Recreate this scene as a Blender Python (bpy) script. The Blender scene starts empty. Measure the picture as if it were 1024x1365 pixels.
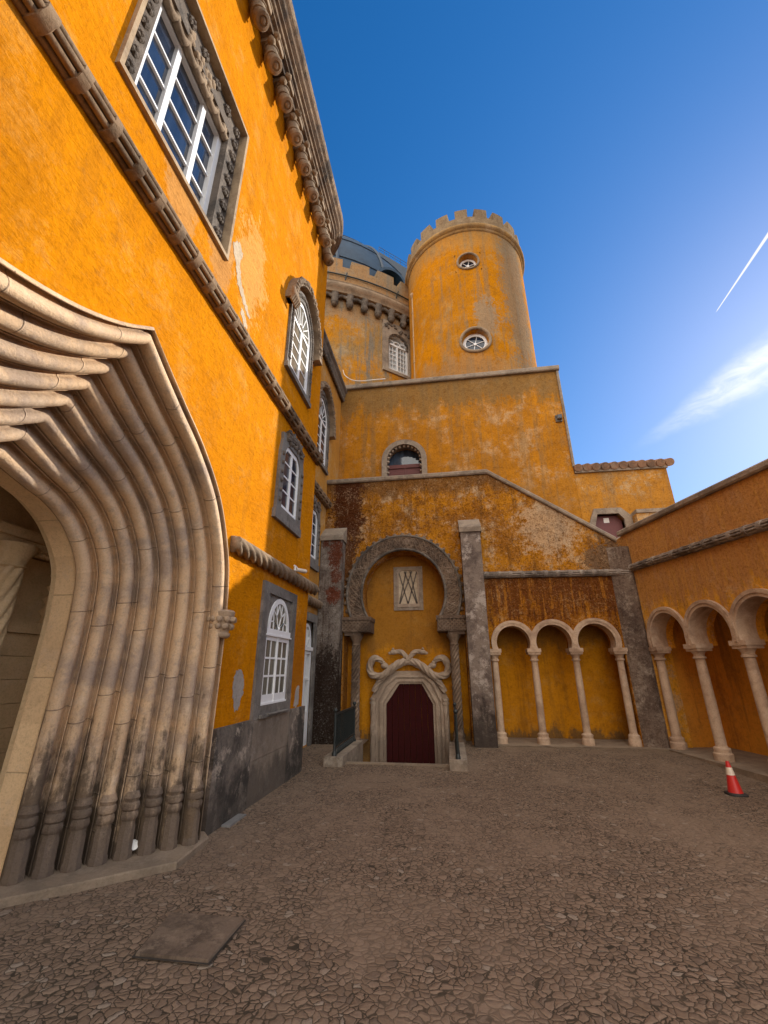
import bpy, bmesh, math, random
import numpy as np
from mathutils import Vector, Matrix, noise
from mathutils.geometry import tessellate_polygon
random.seed(7)
R = math.radians
pi = math.pi
S = bpy.context.scene
COL = S.collection

# ------------------------------------------------------------------ camera, sky, sun, exposure
cam_d = bpy.data.cameras.new('camera'); cam = bpy.data.objects.new('camera', cam_d); COL.objects.link(cam)
cam_d.sensor_fit = 'HORIZONTAL'; cam_d.sensor_width = 36.0; cam_d.lens = 36.0 * 566.02 / 1024
cam_d.clip_start = 0.05; cam_d.clip_end = 20000
yaw, pitch, roll = R(8.2238), R(20.319), R(-.162)
fw = Vector((-math.sin(yaw) * math.cos(pitch), math.cos(yaw) * math.cos(pitch), math.sin(pitch)))
rt = Vector((math.cos(yaw), math.sin(yaw), 0)); up = rt.cross(fw)
r2 = math.cos(roll) * rt + math.sin(roll) * up; u2 = -math.sin(roll) * rt + math.cos(roll) * up
cam.matrix_world = Matrix(((r2.x, u2.x, -fw.x, 0), (r2.y, u2.y, -fw.y, 0), (r2.z, u2.z, -fw.z, 1.6), (0, 0, 0, 1)))
S.camera = cam

SUN_AZ, SUN_EL = R(47.9), R(24.5)           # azimuth measured from +Y towards +X
S.view_settings.view_transform = 'Standard'; S.view_settings.look = 'None'
S.view_settings.gamma = 1; S.view_settings.exposure = 1.72
sun_d = bpy.data.lights.new('sun', 'SUN'); sun_d.energy = 2.0; sun_d.angle = R(.5); sun_d.color = (1, .93, .82)
sun = bpy.data.objects.new('sun', sun_d); COL.objects.link(sun)
sv = Vector((math.sin(SUN_AZ) * math.cos(SUN_EL), math.cos(SUN_AZ) * math.cos(SUN_EL), math.sin(SUN_EL)))
sun.rotation_euler = sv.to_track_quat('Z', 'Y').to_euler(); sun.location = sv * 60

world = bpy.data.worlds.new('World'); S.world = world; world.use_nodes = True
class NT:
    def __init__(s, nt): s.nt = nt
    def n(s, t, **k):
        o = s.nt.nodes.new(t)
        for a, v in k.items(): setattr(o, a, v)
        return o
    def put(s, sock, v):
        if v is None: return
        if hasattr(v, 'is_linked') or hasattr(v, 'links'): s.nt.links.new(v, sock)
        elif isinstance(v, (tuple, list)) and len(v) == 3 and sock.type == 'RGBA': sock.default_value = (*v, 1)
        else: sock.default_value = v
    def math(s, op, a, b=None, c=None, clamp=False):
        o = s.n('ShaderNodeMath', operation=op, use_clamp=clamp)
        for i, v in enumerate((a, b, c)): s.put(o.inputs[i], v)
        return o.outputs[0]
    def vmath(s, op, a, b=None):
        o = s.n('ShaderNodeVectorMath', operation=op)
        s.put(o.inputs[0], a); s.put(o.inputs[1], b)
        return o.outputs['Value'] if op in ('DOT_PRODUCT', 'LENGTH') else o.outputs[0]
    def mix(s, f, a, b, mode='MIX'):
        o = s.n('ShaderNodeMix', data_type='RGBA', blend_type=mode)
        s.put(o.inputs[0], f); s.put(o.inputs[6], a); s.put(o.inputs[7], b)
        return o.outputs[2]
    def rng(s, v, a, b, c=0., d=1., smooth=True):
        o = s.n('ShaderNodeMapRange', interpolation_type='SMOOTHSTEP' if smooth else 'LINEAR')
        for i, x in enumerate((v, a, b, c, d)): s.put(o.inputs[i], x)
        return o.outputs[0]
    def noise(s, vec, scale, detail=6, rough=.6, dist=0.):
        o = s.n('ShaderNodeTexNoise'); s.put(o.inputs['Vector'], vec)
        o.inputs['Scale'].default_value = scale; o.inputs['Detail'].default_value = detail
        o.inputs['Roughness'].default_value = rough; o.inputs['Distortion'].default_value = dist
        return o.outputs[0]
    def cn(s, vec, scale, detail=8, rough=.65, dist=0., lo=.34, hi=.66):
        return s.rng(s.noise(vec, scale, detail, rough, dist), lo, hi, smooth=False)
    def voro(s, vec, scale, feature='F1', out='Distance', rand=1.):
        o = s.n('ShaderNodeTexVoronoi', feature=feature); s.put(o.inputs['Vector'], vec)
        o.inputs['Scale'].default_value = scale; o.inputs['Randomness'].default_value = rand
        return o.outputs[out]
    def pos(s, scale=None):
        g = s.n('ShaderNodeNewGeometry').outputs['Position']
        return g if scale is None else s.vmath('MULTIPLY', g, scale)

w = NT(world.node_tree); bgn = world.node_tree.nodes['Background']
sky = w.n('ShaderNodeTexSky', sky_type='NISHITA'); sky.sun_disc = False
sky.sun_elevation = SUN_EL; sky.sun_rotation = SUN_AZ
sky.altitude = 400; sky.air_density = 1.0; sky.dust_density = .45; sky.ozone_density = 2.5
SKY = .05
bgn.inputs['Strength'].default_value = SKY
dirv = w.n('ShaderNodeTexCoord').outputs['Generated']
# cirrus streak: a widening band along a great circle
A = Vector((.36, .84, .40)).normalized(); B = Vector((.565, .665, .485)).normalized()
N = A.cross(B).normalized(); T = (B - A * A.dot(B)).normalized()
along = w.math('ARCTAN2', w.vmath('DOT_PRODUCT', dirv, tuple(T)), w.vmath('DOT_PRODUCT', dirv, tuple(A)))
across = w.vmath('DOT_PRODUCT', dirv, tuple(N))
wob = w.math('MULTIPLY', w.math('SUBTRACT', w.noise(dirv, 9, 5, .6), .5), .035)
half = w.rng(along, .0, .34, .006, .066, smooth=False)
ratio = w.math('DIVIDE', w.math('ABSOLUTE', w.math('ADD', across, wob)), half)
streak = w.noise(w.vmath('ADD', w.vmath('MULTIPLY', dirv, (14, 14, 40)), (0, 0, 0)), 1.6, 7, .62, .8)
m = w.math('MULTIPLY', w.rng(ratio, 1.0, .15), w.rng(along, .02, .3))
m = w.math('MULTIPLY', m, w.rng(streak, .25, .7, .35, 1.0))
hz = w.n('ShaderNodeHueSaturation'); hz.inputs['Saturation'].default_value = 1.28; w.put(hz.inputs['Color'], w.vmath('MULTIPLY', sky.outputs[0], (1.25, 1.3, 1.5)))
# roll the glare round the sun off gently so that the blue holds
low = w.vmath('DIVIDE', hz.outputs[0], w.vmath('ADD', w.vmath('MULTIPLY', hz.outputs[0], (.12, .085, .055)), (1, 1, 1)))
cl = w.mix(w.math('MULTIPLY', m, .8), low, (7.4, 7.5, 7.8))
# unseen bright cloud bank, added behind the viewer to fill the shaded courtyard
sx = w.n('ShaderNodeSeparateXYZ'); w.put(sx.inputs[0], dirv)
fill_cloud = w.noise(w.vmath('MULTIPLY', dirv, (1, 1, 1.7)), 2.4, 8, .58, .3)
back = w.math('MULTIPLY', w.rng(sx.outputs[1], .22, -.12), w.rng(sx.outputs[0], .85, .15, .45, 1.))
fill_mask = w.math('MULTIPLY', back, w.rng(w.math('ADD', fill_cloud, w.math('MULTIPLY', back, .14)), .44, .58))
cl = w.mix(fill_mask, cl, w.mix(w.rng(fill_cloud, .45, .75), (15.5, 14.7, 13.6), (22, 20.8, 19.2)))
# contrail: a short thin tapering line across the sky
CA, CB = Vector((.49, .65, .58)).normalized(), Vector((.545, .515, .66)).normalized()
CN = CA.cross(CB).normalized(); CT = (CB - CA * CA.dot(CB)).normalized()
ca = w.math('ARCTAN2', w.vmath('DOT_PRODUCT', dirv, tuple(CT)), w.vmath('DOT_PRODUCT', dirv, tuple(CA)))
cw = w.rng(ca, 0, .2, .0007, .0046, smooth=False)
cx = w.math('DIVIDE', w.math('ABSOLUTE', w.vmath('DOT_PRODUCT', dirv, tuple(CN))), cw)
cm = w.math('MULTIPLY', w.rng(cx, 1.0, .45), w.math('MULTIPLY', w.rng(ca, 0, .006), w.rng(ca, .7, .4)))
cl = w.mix(w.math('MULTIPLY', cm, .95), cl, (6.6, 6.6, 6.6))
w.put(bgn.inputs['Color'], cl)

# ------------------------------------------------------------------ mesh helpers
class Fr:
    """local frame: a along the wall, b up, c outwards"""
    def __init__(s, o, u, n): s.o = Vector(o); s.u = Vector(u).normalized(); s.n = Vector(n).normalized(); s.v = Vector((0, 0, 1))
    def p(s, a, b, c=0.): return s.o + s.u * a + s.v * b + s.n * c
    def off(s, c): return Fr(s.o + s.n * c, s.u, s.n)
WX = Fr((0, 0, 0), (1, 0, 0), (0, -1, 0))
class MB:
    def __init__(s): s.v = []; s.f = []; s.s = {}
    def add(s, vs, fs):
        k = len(s.v); s.v += [Vector(x) for x in vs]; s.f += [tuple(i + k for i in f) for f in fs]; return k
    def box(s, F, a0, a1, b0, b1, c0, c1):
        P = [F.p(a, b, c) for c in (c0, c1) for b in (b0, b1) for a in (a0, a1)]
        s.add(P, [(0, 2, 3, 1), (4, 5, 7, 6), (0, 1, 5, 4), (2, 6, 7, 3), (0, 4, 6, 2), (1, 3, 7, 5)])
    def wbox(s, x0, x1, y0, y1, z0, z1): s.box(Fr((0, 0, 0), (1, 0, 0), (0, 1, 0)), x0, x1, z0, z1, y0, y1)
    def prism(s, F, poly, c0, c1, holes=(), back=True):
        loops = [list(poly)] + [list(h) for h in holes]
        flat = [q for l in loops for q in l]
        tris = tessellate_polygon([[Vector((q[0], q[1], 0)) for q in l] for l in loops])
        def area(t):
            (x0, y0), (x1, y1), (x2, y2) = [flat[i] for i in t]; return (x1 - x0) * (y2 - y0) - (x2 - x0) * (y1 - y0)
        tris = [t if area(t) > 0 else (t[0], t[2], t[1]) for t in tris if abs(area(t)) > 1e-10]
        n = len(flat)
        fs = list(tris)
        if back: fs += [tuple(n + i for i in reversed(t)) for t in tris]
        k = 0
        for li, l in enumerate(loops):
            ar = sum(l[i][0] * l[(i + 1) % len(l)][1] - l[(i + 1) % len(l)][0] * l[i][1] for i in range(len(l)))
            for i in range(len(l)):
                a, b = k + i, k + (i + 1) % len(l)
                q = (a, a + n, b + n, b)
                fs.append(q if (ar > 0) == (li == 0) else q[::-1])
            k += len(l)
        s.add([F.p(a, b, c1) for a, b in flat] + [F.p(a, b, c0) for a, b in flat], fs)
    def bar(s, F, p0, p1, wd, c0, c1):
        d = Vector((p1[0] - p0[0], p1[1] - p0[1])); L = d.length
        if L < 1e-6: return
        d /= L; q = Vector((-d.y, d.x)) * wd / 2
        s.prism(F, [(p0[0] - q.x, p0[1] - q.y), (p1[0] - q.x, p1[1] - q.y), (p1[0] + q.x, p1[1] + q.y), (p0[0] + q.x, p0[1] + q.y)], c0, c1)
    def ring(s, F, outer, inner, c0, c1, close=False):
        """band between two open polylines with equal point counts"""
        n = len(outer); P = []
        for o, i in zip(outer, inner): P += [F.p(*o, c1), F.p(*i, c1), F.p(*o, c0), F.p(*i, c0)]
        fs = []
        for k in range(n if close else n - 1):
            a, b = 4 * k, 4 * ((k + 1) % n)
            fs += [(a, a + 1, b + 1, b), (a + 2, b + 2, b + 3, a + 3), (a, b, b + 2, a + 2), (a + 1, a + 3, b + 3, b + 1)]
        if not close: e = 4 * (n - 1); fs += [(0, 2, 3, 1), (e, e + 1, e + 3, e + 2)]
        s.add(P, fs)
    def sweep(s, path, prof, N, closed_prof=True, cap=True, bank=None):
        """prof (p,q): p sideways (T x N), q along N"""
        path = [Vector(p) for p in path]; N = Vector(N).normalized(); m = len(prof); k0 = len(s.v); L = 0
        for i, P in enumerate(path):
            t0 = (P - path[i - 1]).normalized() if i else None
            t1 = (path[i + 1] - P).normalized() if i < len(path) - 1 else None
            t0 = t0 or t1; t1 = t1 or t0
            T = (t0 + t1).normalized(); sd = T.cross(N); 
            sc = 1 / max(.35, sd.length and t0.cross(N).normalized().dot(sd.normalized()))
            sd = sd.normalized() * min(sc, 2.2)
            if i: L += (P - path[i - 1]).length
            for p, q in prof: s.s[len(s.v)] = L; s.v.append(P + sd * p + N * q)
        mm = m if closed_prof else m - 1
        for i in range(len(path) - 1):
            for j in range(mm):
                a = k0 + i * m + j; b = k0 + i * m + (j + 1) % m
                s.f.append((a, b, b + m, a + m))
        if cap and closed_prof:
            s.f.append(tuple(k0 + j for j in reversed(range(m)))); e = k0 + (len(path) - 1) * m; s.f.append(tuple(e + j for j in range(m)))
    def tube(s, path, r, seg=10, lobes=0, amp=0., twist=0., cap=True):
        path = [Vector(p) for p in path]; k0 = len(s.v); T = None; L = 0; A = None
        for i, P in enumerate(path):
            a = path[max(i - 1, 0)]; b = path[min(i + 1, len(path) - 1)]; T = (b - a).normalized()
            if A is None: A = T.orthogonal().normalized()
            A = (A - T * A.dot(T)).normalized(); B_ = T.cross(A)
            if i: L += (P - path[i - 1]).length
            rr = r(i / (len(path) - 1)) if callable(r) else r
            for j in range(seg):
                th = 2 * pi * j / seg
                q = rr * (1 + (amp * (abs(math.cos(.5 * (lobes * th - twist * L))) - .6) if lobes else 0))
                s.s[len(s.v)] = L
                s.v.append(P + (A * math.cos(th) + B_ * math.sin(th)) * q)
        for i in range(len(path) - 1):
            for j in range(seg):
                a = k0 + i * seg + j; b = k0 + i * seg + (j + 1) % seg
                s.f.append((a, b, b + seg, a + seg))
        if cap: s.f.append(tuple(k0 + j for j in reversed(range(seg)))); e = k0 + (len(path) - 1) * seg; s.f.append(tuple(e + j for j in range(seg)))
    def lathe(s, o, prof, seg=24, a0=0., a1=2 * pi, rot=0., lobes=0, amp=0., axis=None, sx=1., sy=1.):
        """profile (r,z) from bottom to top about a vertical axis through o; angle measured from -Y towards +X"""
        o = Vector(o); full = abs(a1 - a0 - 2 * pi) < 1e-6; n = seg if full else seg + 1; k0 = len(s.v); m = len(prof)
        if axis is None: ex, ey, ez = Vector((1, 0, 0)), Vector((0, -1, 0)), Vector((0, 0, 1))
        else:
            ez = Vector(axis).normalized(); ex = ez.orthogonal().normalized(); ey = ex.cross(ez)
        for i in range(n):
            th = a0 + (a1 - a0) * i / seg + rot
            for r, z in prof:
                rr = r * (1 + amp * math.cos(lobes * th)) if lobes else r
                s.v.append(o + ex * (math.sin(th) * rr * sx) + ey * (math.cos(th) * rr * sy) + ez * z)
        for i in range(seg):
            for j in range(m - 1):
                a = k0 + i * m + j; b = k0 + ((i + 1) % n) * m + j
                s.f.append((a, b, b + 1, a + 1))
        if full:
            if prof[0][0] > 1e-4: s.f.append(tuple(k0 + i * m for i in reversed(range(n))))
            if prof[-1][0] > 1e-4: s.f.append(tuple(k0 + i * m + m - 1 for i in range(n)))
    def lump(s, P, r, sc=(1, 1, 1), jit=.12, sub=2):
        bm = bmesh.new(); bmesh.ops.create_icosphere(bm, subdivisions=sub, radius=1)
        P = Vector(P); k = random.random() * 50
        vs = [P + Vector((v.co.x * sc[0], v.co.y * sc[1], v.co.z * sc[2])) * r * (1 + jit * noise.noise(v.co * 2.2 + Vector((k, k, k)))) for v in bm.verts]
        s.add(vs, [tuple(v.index for v in f.verts) for f in bm.faces]); bm.free()
    def build(s, name, mat, parent=None, smooth=False, angle=35, recalc=False):
        me = bpy.data.meshes.new(name); me.from_pydata([tuple(v) for v in s.v], [], s.f); me.validate()
        if s.s:
            at = me.attributes.new('along', 'FLOAT', 'POINT'); arr = np.zeros(len(me.vertices), np.float32)
            for k, v in s.s.items():
                if k < len(arr): arr[k] = v
            at.data.foreach_set('value', arr)
        if recalc:
            bm = bmesh.new(); bm.from_mesh(me); bmesh.ops.recalc_face_normals(bm, faces=bm.faces); bm.to_mesh(me); bm.free()
        if smooth:
            me.shade_smooth()
            if angle < 180: me.set_sharp_from_angle(angle=R(angle))
        me.materials.append(mat)
        o = bpy.data.objects.new(name, me); COL.objects.link(o)
        if parent is not None:
            o.parent = parent; o.matrix_parent_inverse = Matrix.Translation(-Vector(parent['at'])) if 'at' in parent else Matrix.Identity(4)
        return o
def thing(name, label, cat, loc, group=None):
    o = bpy.data.objects.new(name, None); COL.objects.link(o); o.location = loc; o.empty_display_size = .3
    o['label'] = label; o['category'] = cat; o['at'] = tuple(loc)
    if group: o['group'] = group
    return o
def arc(cx, cy, rx, a0, a1, n=24, ry=None):
    ry = rx if ry is None else ry
    return [(cx + rx * math.cos(R(a0 + (a1 - a0) * i / n)), cy + ry * math.sin(R(a0 + (a1 - a0) * i / n))) for i in range(n + 1)]
def rect(a0, a1, b0, b1): return [(a0, b0), (a1, b0), (a1, b1), (a0, b1)]
def spline(pts, m=8):
    pts = [Vector(p) for p in pts]; out = []
    for i in range(len(pts) - 1):
        p0 = pts[i - 1] if i else pts[0] * 2 - pts[1]; p1, p2 = pts[i], pts[i + 1]
        p3 = pts[i + 2] if i + 2 < len(pts) else p2 * 2 - p1
        for k in range(m):
            t = k / m
            out.append(.5 * ((2 * p1) + (p2 - p0) * t + (2 * p0 - 5 * p1 + 4 * p2 - p3) * t * t + (3 * p1 - p0 - 3 * p2 + p3) * t ** 3))
    return out + [pts[-1]]

# ------------------------------------------------------------------ materials
def new_mat(name):
    m = bpy.data.materials.new(name); m.use_nodes = True
    return m, NT(m.node_tree), m.node_tree.nodes['Principled BSDF']
def bump(t, b, h, strength=.5, dist=.02, normal=None):
    o = t.n('ShaderNodeBump'); o.inputs['Strength'].default_value = strength; o.inputs['Distance'].default_value = dist
    t.put(o.inputs['Height'], h); t.put(o.inputs['Normal'], normal); t.put(b.inputs['Normal'], o.outputs[0]); return o.outputs[0]
def plaster(name, base, dark, pale, dark_amt=.5, pale_amt=.3, streak=(.12, .07, .03), streak_amt=.4, grain=.3, bands=(), scale=1., stains=(), bstr=.5, scuff=.0, runs=None):
    """limewashed render: cloudy base, darker and paler areas, vertical run-off streaks, grain; bands (z_full, z_none, colour, strength, xy_scale)"""
    m, t, b = new_mat(name); P = t.pos(); z = t.n('ShaderNodeSeparateXYZ'); t.put(z.inputs[0], P); Z = z.outputs[2]
    n1 = t.cn(P, .55 * scale, 9, .66, .4); n2 = t.cn(P, 2.6 * scale, 11, .74, .3); n3 = t.cn(P, 26, 7, .74); n7 = t.cn(t.vmath('ADD', P, (2, 13, 5)), 9 * scale, 9, .74, .2)
    c = t.mix(t.math('MULTIPLY', t.rng(n1, .3, .95), dark_amt), base, dark)
    c = t.mix(t.math('MULTIPLY', t.rng(n2, .5, .95), dark_amt * .9), c, dark)
    n4 = t.cn(t.vmath('ADD', P, (31, 7, 3)), 1.3 * scale, 12, .76)
    c = t.mix(t.math('MULTIPLY', t.rng(t.math('ADD', n4, t.math('MULTIPLY', n7, .35)), .7, 1.15), pale_amt), c, pale)
    n5 = t.cn(t.vmath('ADD', t.pos((3.0, 3.0, .2)), (5, 9, 2)), 1.4 * scale, 8, .68)
    n8 = t.cn(t.vmath('ADD', t.pos((9, 9, .5)), (1, 4, 7)), 1.6 * scale, 6, .68)
    c = t.mix(t.math('MULTIPLY', t.rng(t.math('ADD', n5, t.math('MULTIPLY', n2, .3)), .65, 1.1), streak_amt), c, streak)
    c = t.mix(t.math('MULTIPLY', t.rng(t.math('ADD', n8, t.math('MULTIPLY', n1, .4)), .85, 1.3), streak_amt * .7), c, streak)
    for z0, z1, colr, st, sc in bands:
        f = t.rng(Z, z1, z0, smooth=False)
        nb = t.cn(t.vmath('ADD', t.pos((sc, sc, sc * .14)), (z0 * 3, 4, 1)), 1.5, 8, .68)
        k = t.math('ADD', t.math('MULTIPLY', nb, .62), t.math('MULTIPLY', n7, .38))
        f = t.rng(t.math('SUBTRACT', t.math('MULTIPLY', f, 1.3), k), -.12, .2)
        c = t.mix(t.math('MULTIPLY', f, st), c, colr)
    if runs:                                                       # clean vertical runs where water has washed the stain off
        nr = t.cn(t.vmath('ADD', t.pos((11, 11, .9)), (3, 1, 8)), 1.3, 7, .7)
        c = t.mix(t.math('MULTIPLY', t.rng(t.math('ADD', nr, t.math('MULTIPLY', n7, .5)), .78, 1.15), runs[1]), c, runs[0])
    for (cx, cy, cz), rad, colr, st, zs in stains:
        d = t.vmath('LENGTH', t.vmath('MULTIPLY', t.vmath('SUBTRACT', P, (cx, cy, cz)), (1, 1, zs)))
        d = t.math('ADD', d, t.math('MULTIPLY', t.math('SUBTRACT', t.math('ADD', t.math('MULTIPLY', n2, .5), t.math('MULTIPLY', n7, .5)), .5), rad * 1.5))
        c = t.mix(t.math('MULTIPLY', t.rng(d, rad, rad * .7), st), c, colr)
    c = t.mix(t.math('MULTIPLY', t.rng(n7, .4, .95), grain), c, t.mix(1, c, (.52, .45, .4), 'MULTIPLY'))
    c = t.mix(t.math('MULTIPLY', t.rng(n3, .45, .95), min(1, grain * 1.15)), c, t.mix(1, c, (.42, .36, .32), 'MULTIPLY'))
    n6 = t.cn(t.vmath('ADD', P, (3, 3, 9)), 30, 6, .76)
    c = t.mix(t.math('MULTIPLY', t.rng(t.math('ADD', n6, t.math('MULTIPLY', n4, .4)), .8, 1.25), min(1, grain * 1.1)), c, t.mix(.55, c, pale))
    h = t.math('ADD', t.math('MULTIPLY', n2, .45), t.math('ADD', t.math('MULTIPLY', n3, .16), t.math('MULTIPLY', n7, .28)))
    if scuff:                                                      # trowel marks catching raking light
        tm = t.cn(t.vmath('MULTIPLY', P, (5, 2.2, 7)), 1.7, 6, .7, 1.2)
        h = t.math('ADD', h, t.math('MULTIPLY', tm, scuff))
    t.put(b.inputs['Base Color'], c); b.inputs['Roughness'].default_value = .95; b.inputs['Specular IOR Level'].default_value = .03
    bump(t, b, h, bstr, .035)
    return m
def stone(name, base, dark, pale, dark_amt=.6, pale_amt=.4, joints=0., soot=(), grain=.35, scale=1., bstr=.5, joint_w=.009):
    m, t, b = new_mat(name); P = t.pos(); z = t.n('ShaderNodeSeparateXYZ'); t.put(z.inputs[0], P); Z = z.outputs[2]
    n1 = t.cn(P, 1.6 * scale, 9, .68, .4); n2 = t.cn(P, 7 * scale, 10, .74, .2); n3 = t.cn(P, 52, 6, .74); n4 = t.cn(t.vmath('ADD', P, (9, 2, 4)), 4 * scale, 11, .76)
    c = t.mix(t.math('MULTIPLY', t.rng(n1, .3, .9), dark_amt), base, dark)
    c = t.mix(t.math('MULTIPLY', t.rng(n2, .5, .95), dark_amt * .7), c, dark)
    c = t.mix(t.math('MULTIPLY', t.rng(t.math('ADD', n4, t.math('MULTIPLY', n3, .25)), .68, 1.0), pale_amt), c, pale)
    for z0, z1, colr, st in soot:
        f = t.rng(Z, z1, z0, smooth=False); k = t.math('ADD', t.math('MULTIPLY', t.cn(t.pos((4, 4, .8)), 1.4, 9, .7), .62), t.math('MULTIPLY', n2, .38))
        c = t.mix(t.math('MULTIPLY', t.rng(t.math('SUBTRACT', t.math('MULTIPLY', f, 1.3), k), -.15, .28), st), c, colr)
    h = t.math('ADD', t.math('MULTIPLY', n2, .5), t.math('MULTIPLY', n3, .25))
    if joints:
        al = t.n('ShaderNodeAttribute', attribute_name='along').outputs['Fac']
        fr = t.math('PINGPONG', al, joints / 2)
        j = t.rng(fr, joint_w, 0)
        c = t.mix(t.math('MULTIPLY', j, .5), c, tuple(x * .4 for x in dark))
        h = t.math('SUBTRACT', h, t.math('MULTIPLY', j, .7))
        oi = t.n('ShaderNodeTexWhiteNoise', noise_dimensions='1D'); t.put(oi.inputs['W'], t.math('ROUND', t.math('DIVIDE', al, joints)))
        c = t.mix(t.math('MULTIPLY', oi.outputs[0], .4), c, t.mix(1, c, (.70, .64, .60), 'MULTIPLY'))
    c = t.mix(t.math('MULTIPLY', t.rng(n3, .4, 1.), grain), c, t.mix(1, c, (.5, .46, .42), 'MULTIPLY'))
    t.put(b.inputs['Base Color'], c); b.inputs['Roughness'].default_value = .88; b.inputs['Specular IOR Level'].default_value = .2
    bump(t, b, h, bstr, .02)
    return m
def plain(name, base, rough=.5, metal=0., var=.25, vscale=12, spec=.5, dirt=None, bstr=.15):
    m, t, b = new_mat(name); P = t.pos(); n = t.noise(P, vscale, 7, .65)
    c = t.mix(t.math('MULTIPLY', t.rng(n, .4, .7), var), base, dirt or tuple(x * .45 for x in base))
    t.put(b.inputs['Base Color'], c); b.inputs['Roughness'].default_value = rough; b.inputs['Metallic'].default_value = metal
    b.inputs['Specular IOR Level'].default_value = spec
    bump(t, b, t.noise(P, vscale * 4, 5, .6), bstr, .01)
    return m

OCH = (.56, .225, .012)
M_wing = plaster('wing_limewash', (.62, .22, .003), (.52, .17, .003), (.68, .36, .09), .5, .35, (.45, .165, .010), .4, .28, bstr=.6, scuff=.45,
                 stains=(((-2.6, 2.75, 6.35), .32, (.50, .27, .10), .6, .8), ((-2.6, 3.6, 6.6), .3, (.46, .25, .10), .65, .5), ((-2.6, 4.35, 7.2), .5, (.70, .42, .16), .45, .5), ((-2.6, 7.5, 1.6), .35, (.36, .12, .01), .7, .35), ((-2.6, 1.2, 4.6), .5, (.44, .15, .004), .6, .6)))
M_tower = plaster('tower_limewash', (.50, .185, .003), (.36, .14, .008), (.42, .27, .11), .8, .5, (.22, .15, .08), .6, .35, bstr=.5,
                  stains=(((3.1, 12.35, 14.5), .75, (.20, .155, .105), .75, .16), ((1.9, 11.6, 12.9), .5, (.27, .20, .13), .8, .5)), bands=((17.1, 15.6, (.30, .20, .09), .4, 1.4), (10.2, 12.2, (.30, .19, .10), .5, 1.2)))
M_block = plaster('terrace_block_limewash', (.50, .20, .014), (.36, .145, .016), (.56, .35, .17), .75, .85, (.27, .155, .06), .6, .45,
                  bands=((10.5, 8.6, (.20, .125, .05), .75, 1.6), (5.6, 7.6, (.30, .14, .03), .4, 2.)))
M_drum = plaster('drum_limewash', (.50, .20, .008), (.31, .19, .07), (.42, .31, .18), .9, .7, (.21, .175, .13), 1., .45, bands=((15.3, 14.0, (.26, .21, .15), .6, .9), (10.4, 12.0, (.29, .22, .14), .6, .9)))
M_stair = plaster('stair_wall_limewash', (.50, .205, .014), (.28, .11, .018), (.60, .42, .24), .95, 1., (.17, .075, .02), .6, .85, scale=1.5, bstr=1.,
                  bands=((6.5, 5.6, (.19, .095, .035), .8, 2.4), (3.0, 4.2, (.27, .12, .03), .5, 2.)),
                  stains=(((-2.5, 10.4, 5.7), .55, (.075, .022, .010), .95, .40), ((-2.55, 10.4, 4.2), .38, (.09, .035, .018), .9, .35), ((3.9, 10.4, 3.9), .75, (.15, .10, .065), .85, 1.0), ((2.6, 10.4, 4.9), .8, (.52, .40, .27), .6, 1.)))
M_rust = plaster('stained_arcade_plaster', (.46, .18, .012), (.20, .065, .012), (.56, .36, .16), .9, .8, (.12, .04, .012), 1., .8, scale=1.7, bstr=1.,
                 bands=((3.75, 2.2, (.13, .042, .014), .88, 5.0),), runs=((.54, .22, .025), .65))
M_right = plaster('right_wall_limewash', (.80, .38, .035), (.56, .26, .045), (.66, .43, .22), .6, .9, (.36, .18, .06), .6, .45, scale=1.4, bstr=1., bands=((3.6, 2.2, (.45, .215, .085), .75, 2.2),), runs=((.80, .42, .06), .3))
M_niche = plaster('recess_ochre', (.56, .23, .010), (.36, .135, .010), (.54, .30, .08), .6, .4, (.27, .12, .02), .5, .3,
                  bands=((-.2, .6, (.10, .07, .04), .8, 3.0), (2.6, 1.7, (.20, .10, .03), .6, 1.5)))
M_house = plaster('small_house_limewash', (.50, .22, .03), (.37, .165, .03), (.52, .37, .2), .8, .9, (.29, .17, .07), .7, .5)
M_bare = plaster('bare_plaster', (.52, .42, .30), (.40, .31, .21), (.62, .54, .42), .5, .5, (.4, .33, .24), .2, .3)
M_bareg = plaster('bare_grey_plaster', (.40, .36, .32), (.3, .26, .23), (.5, .46, .4), .5, .5, (.3, .26, .22), .2, .3)
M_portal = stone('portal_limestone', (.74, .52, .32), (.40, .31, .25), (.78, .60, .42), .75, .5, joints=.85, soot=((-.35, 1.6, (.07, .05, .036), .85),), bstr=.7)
M_portal_in = stone('portal_soffit_limestone', (.80, .57, .33), (.62, .43, .25), (.7, .52, .36), .6, .4, joints=.75)
M_vest = stone('vestibule_stone', (.66, .48, .28), (.45, .33, .19), (.7, .55, .38), .5, .3)
M_tan = stone('carved_tan_stone', (.30, .215, .14), (.13, .095, .065), (.42, .33, .23), .7, .4)
M_tanw = stone('sunlit_window_stone', (.40, .29, .18), (.22, .155, .10), (.5, .40, .28), .7, .5)
M_stringd = stone('grey_bundle_stone', (.27, .22, .18), (.10, .08, .066), (.44, .38, .31), .9, .7, bstr=.8)
M_corn = stone('dark_cornice_stone', (.23, .155, .10), (.055, .042, .034), (.42, .31, .2), .95, .6, bstr=.8)
M_string = stone('bundle_moulding_stone', (.26, .17, .10), (.10, .07, .045), (.36, .27, .17), .8, .4)
M_grey = stone('grey_window_stone', (.20, .18, .16), (.09, .08, .072), (.33, .29, .25), .7, .5)
M_carve = stone('blackened_and_shade_toned_stone', (.16, .13, .105), (.06, .052, .046), (.30, .25, .2), .8, .5, bstr=.9)
M_carvebr = stone('brown_carved_stone', (.15, .10, .07), (.06, .042, .032), (.28, .21, .155), .8, .6, bstr=1.)
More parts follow.
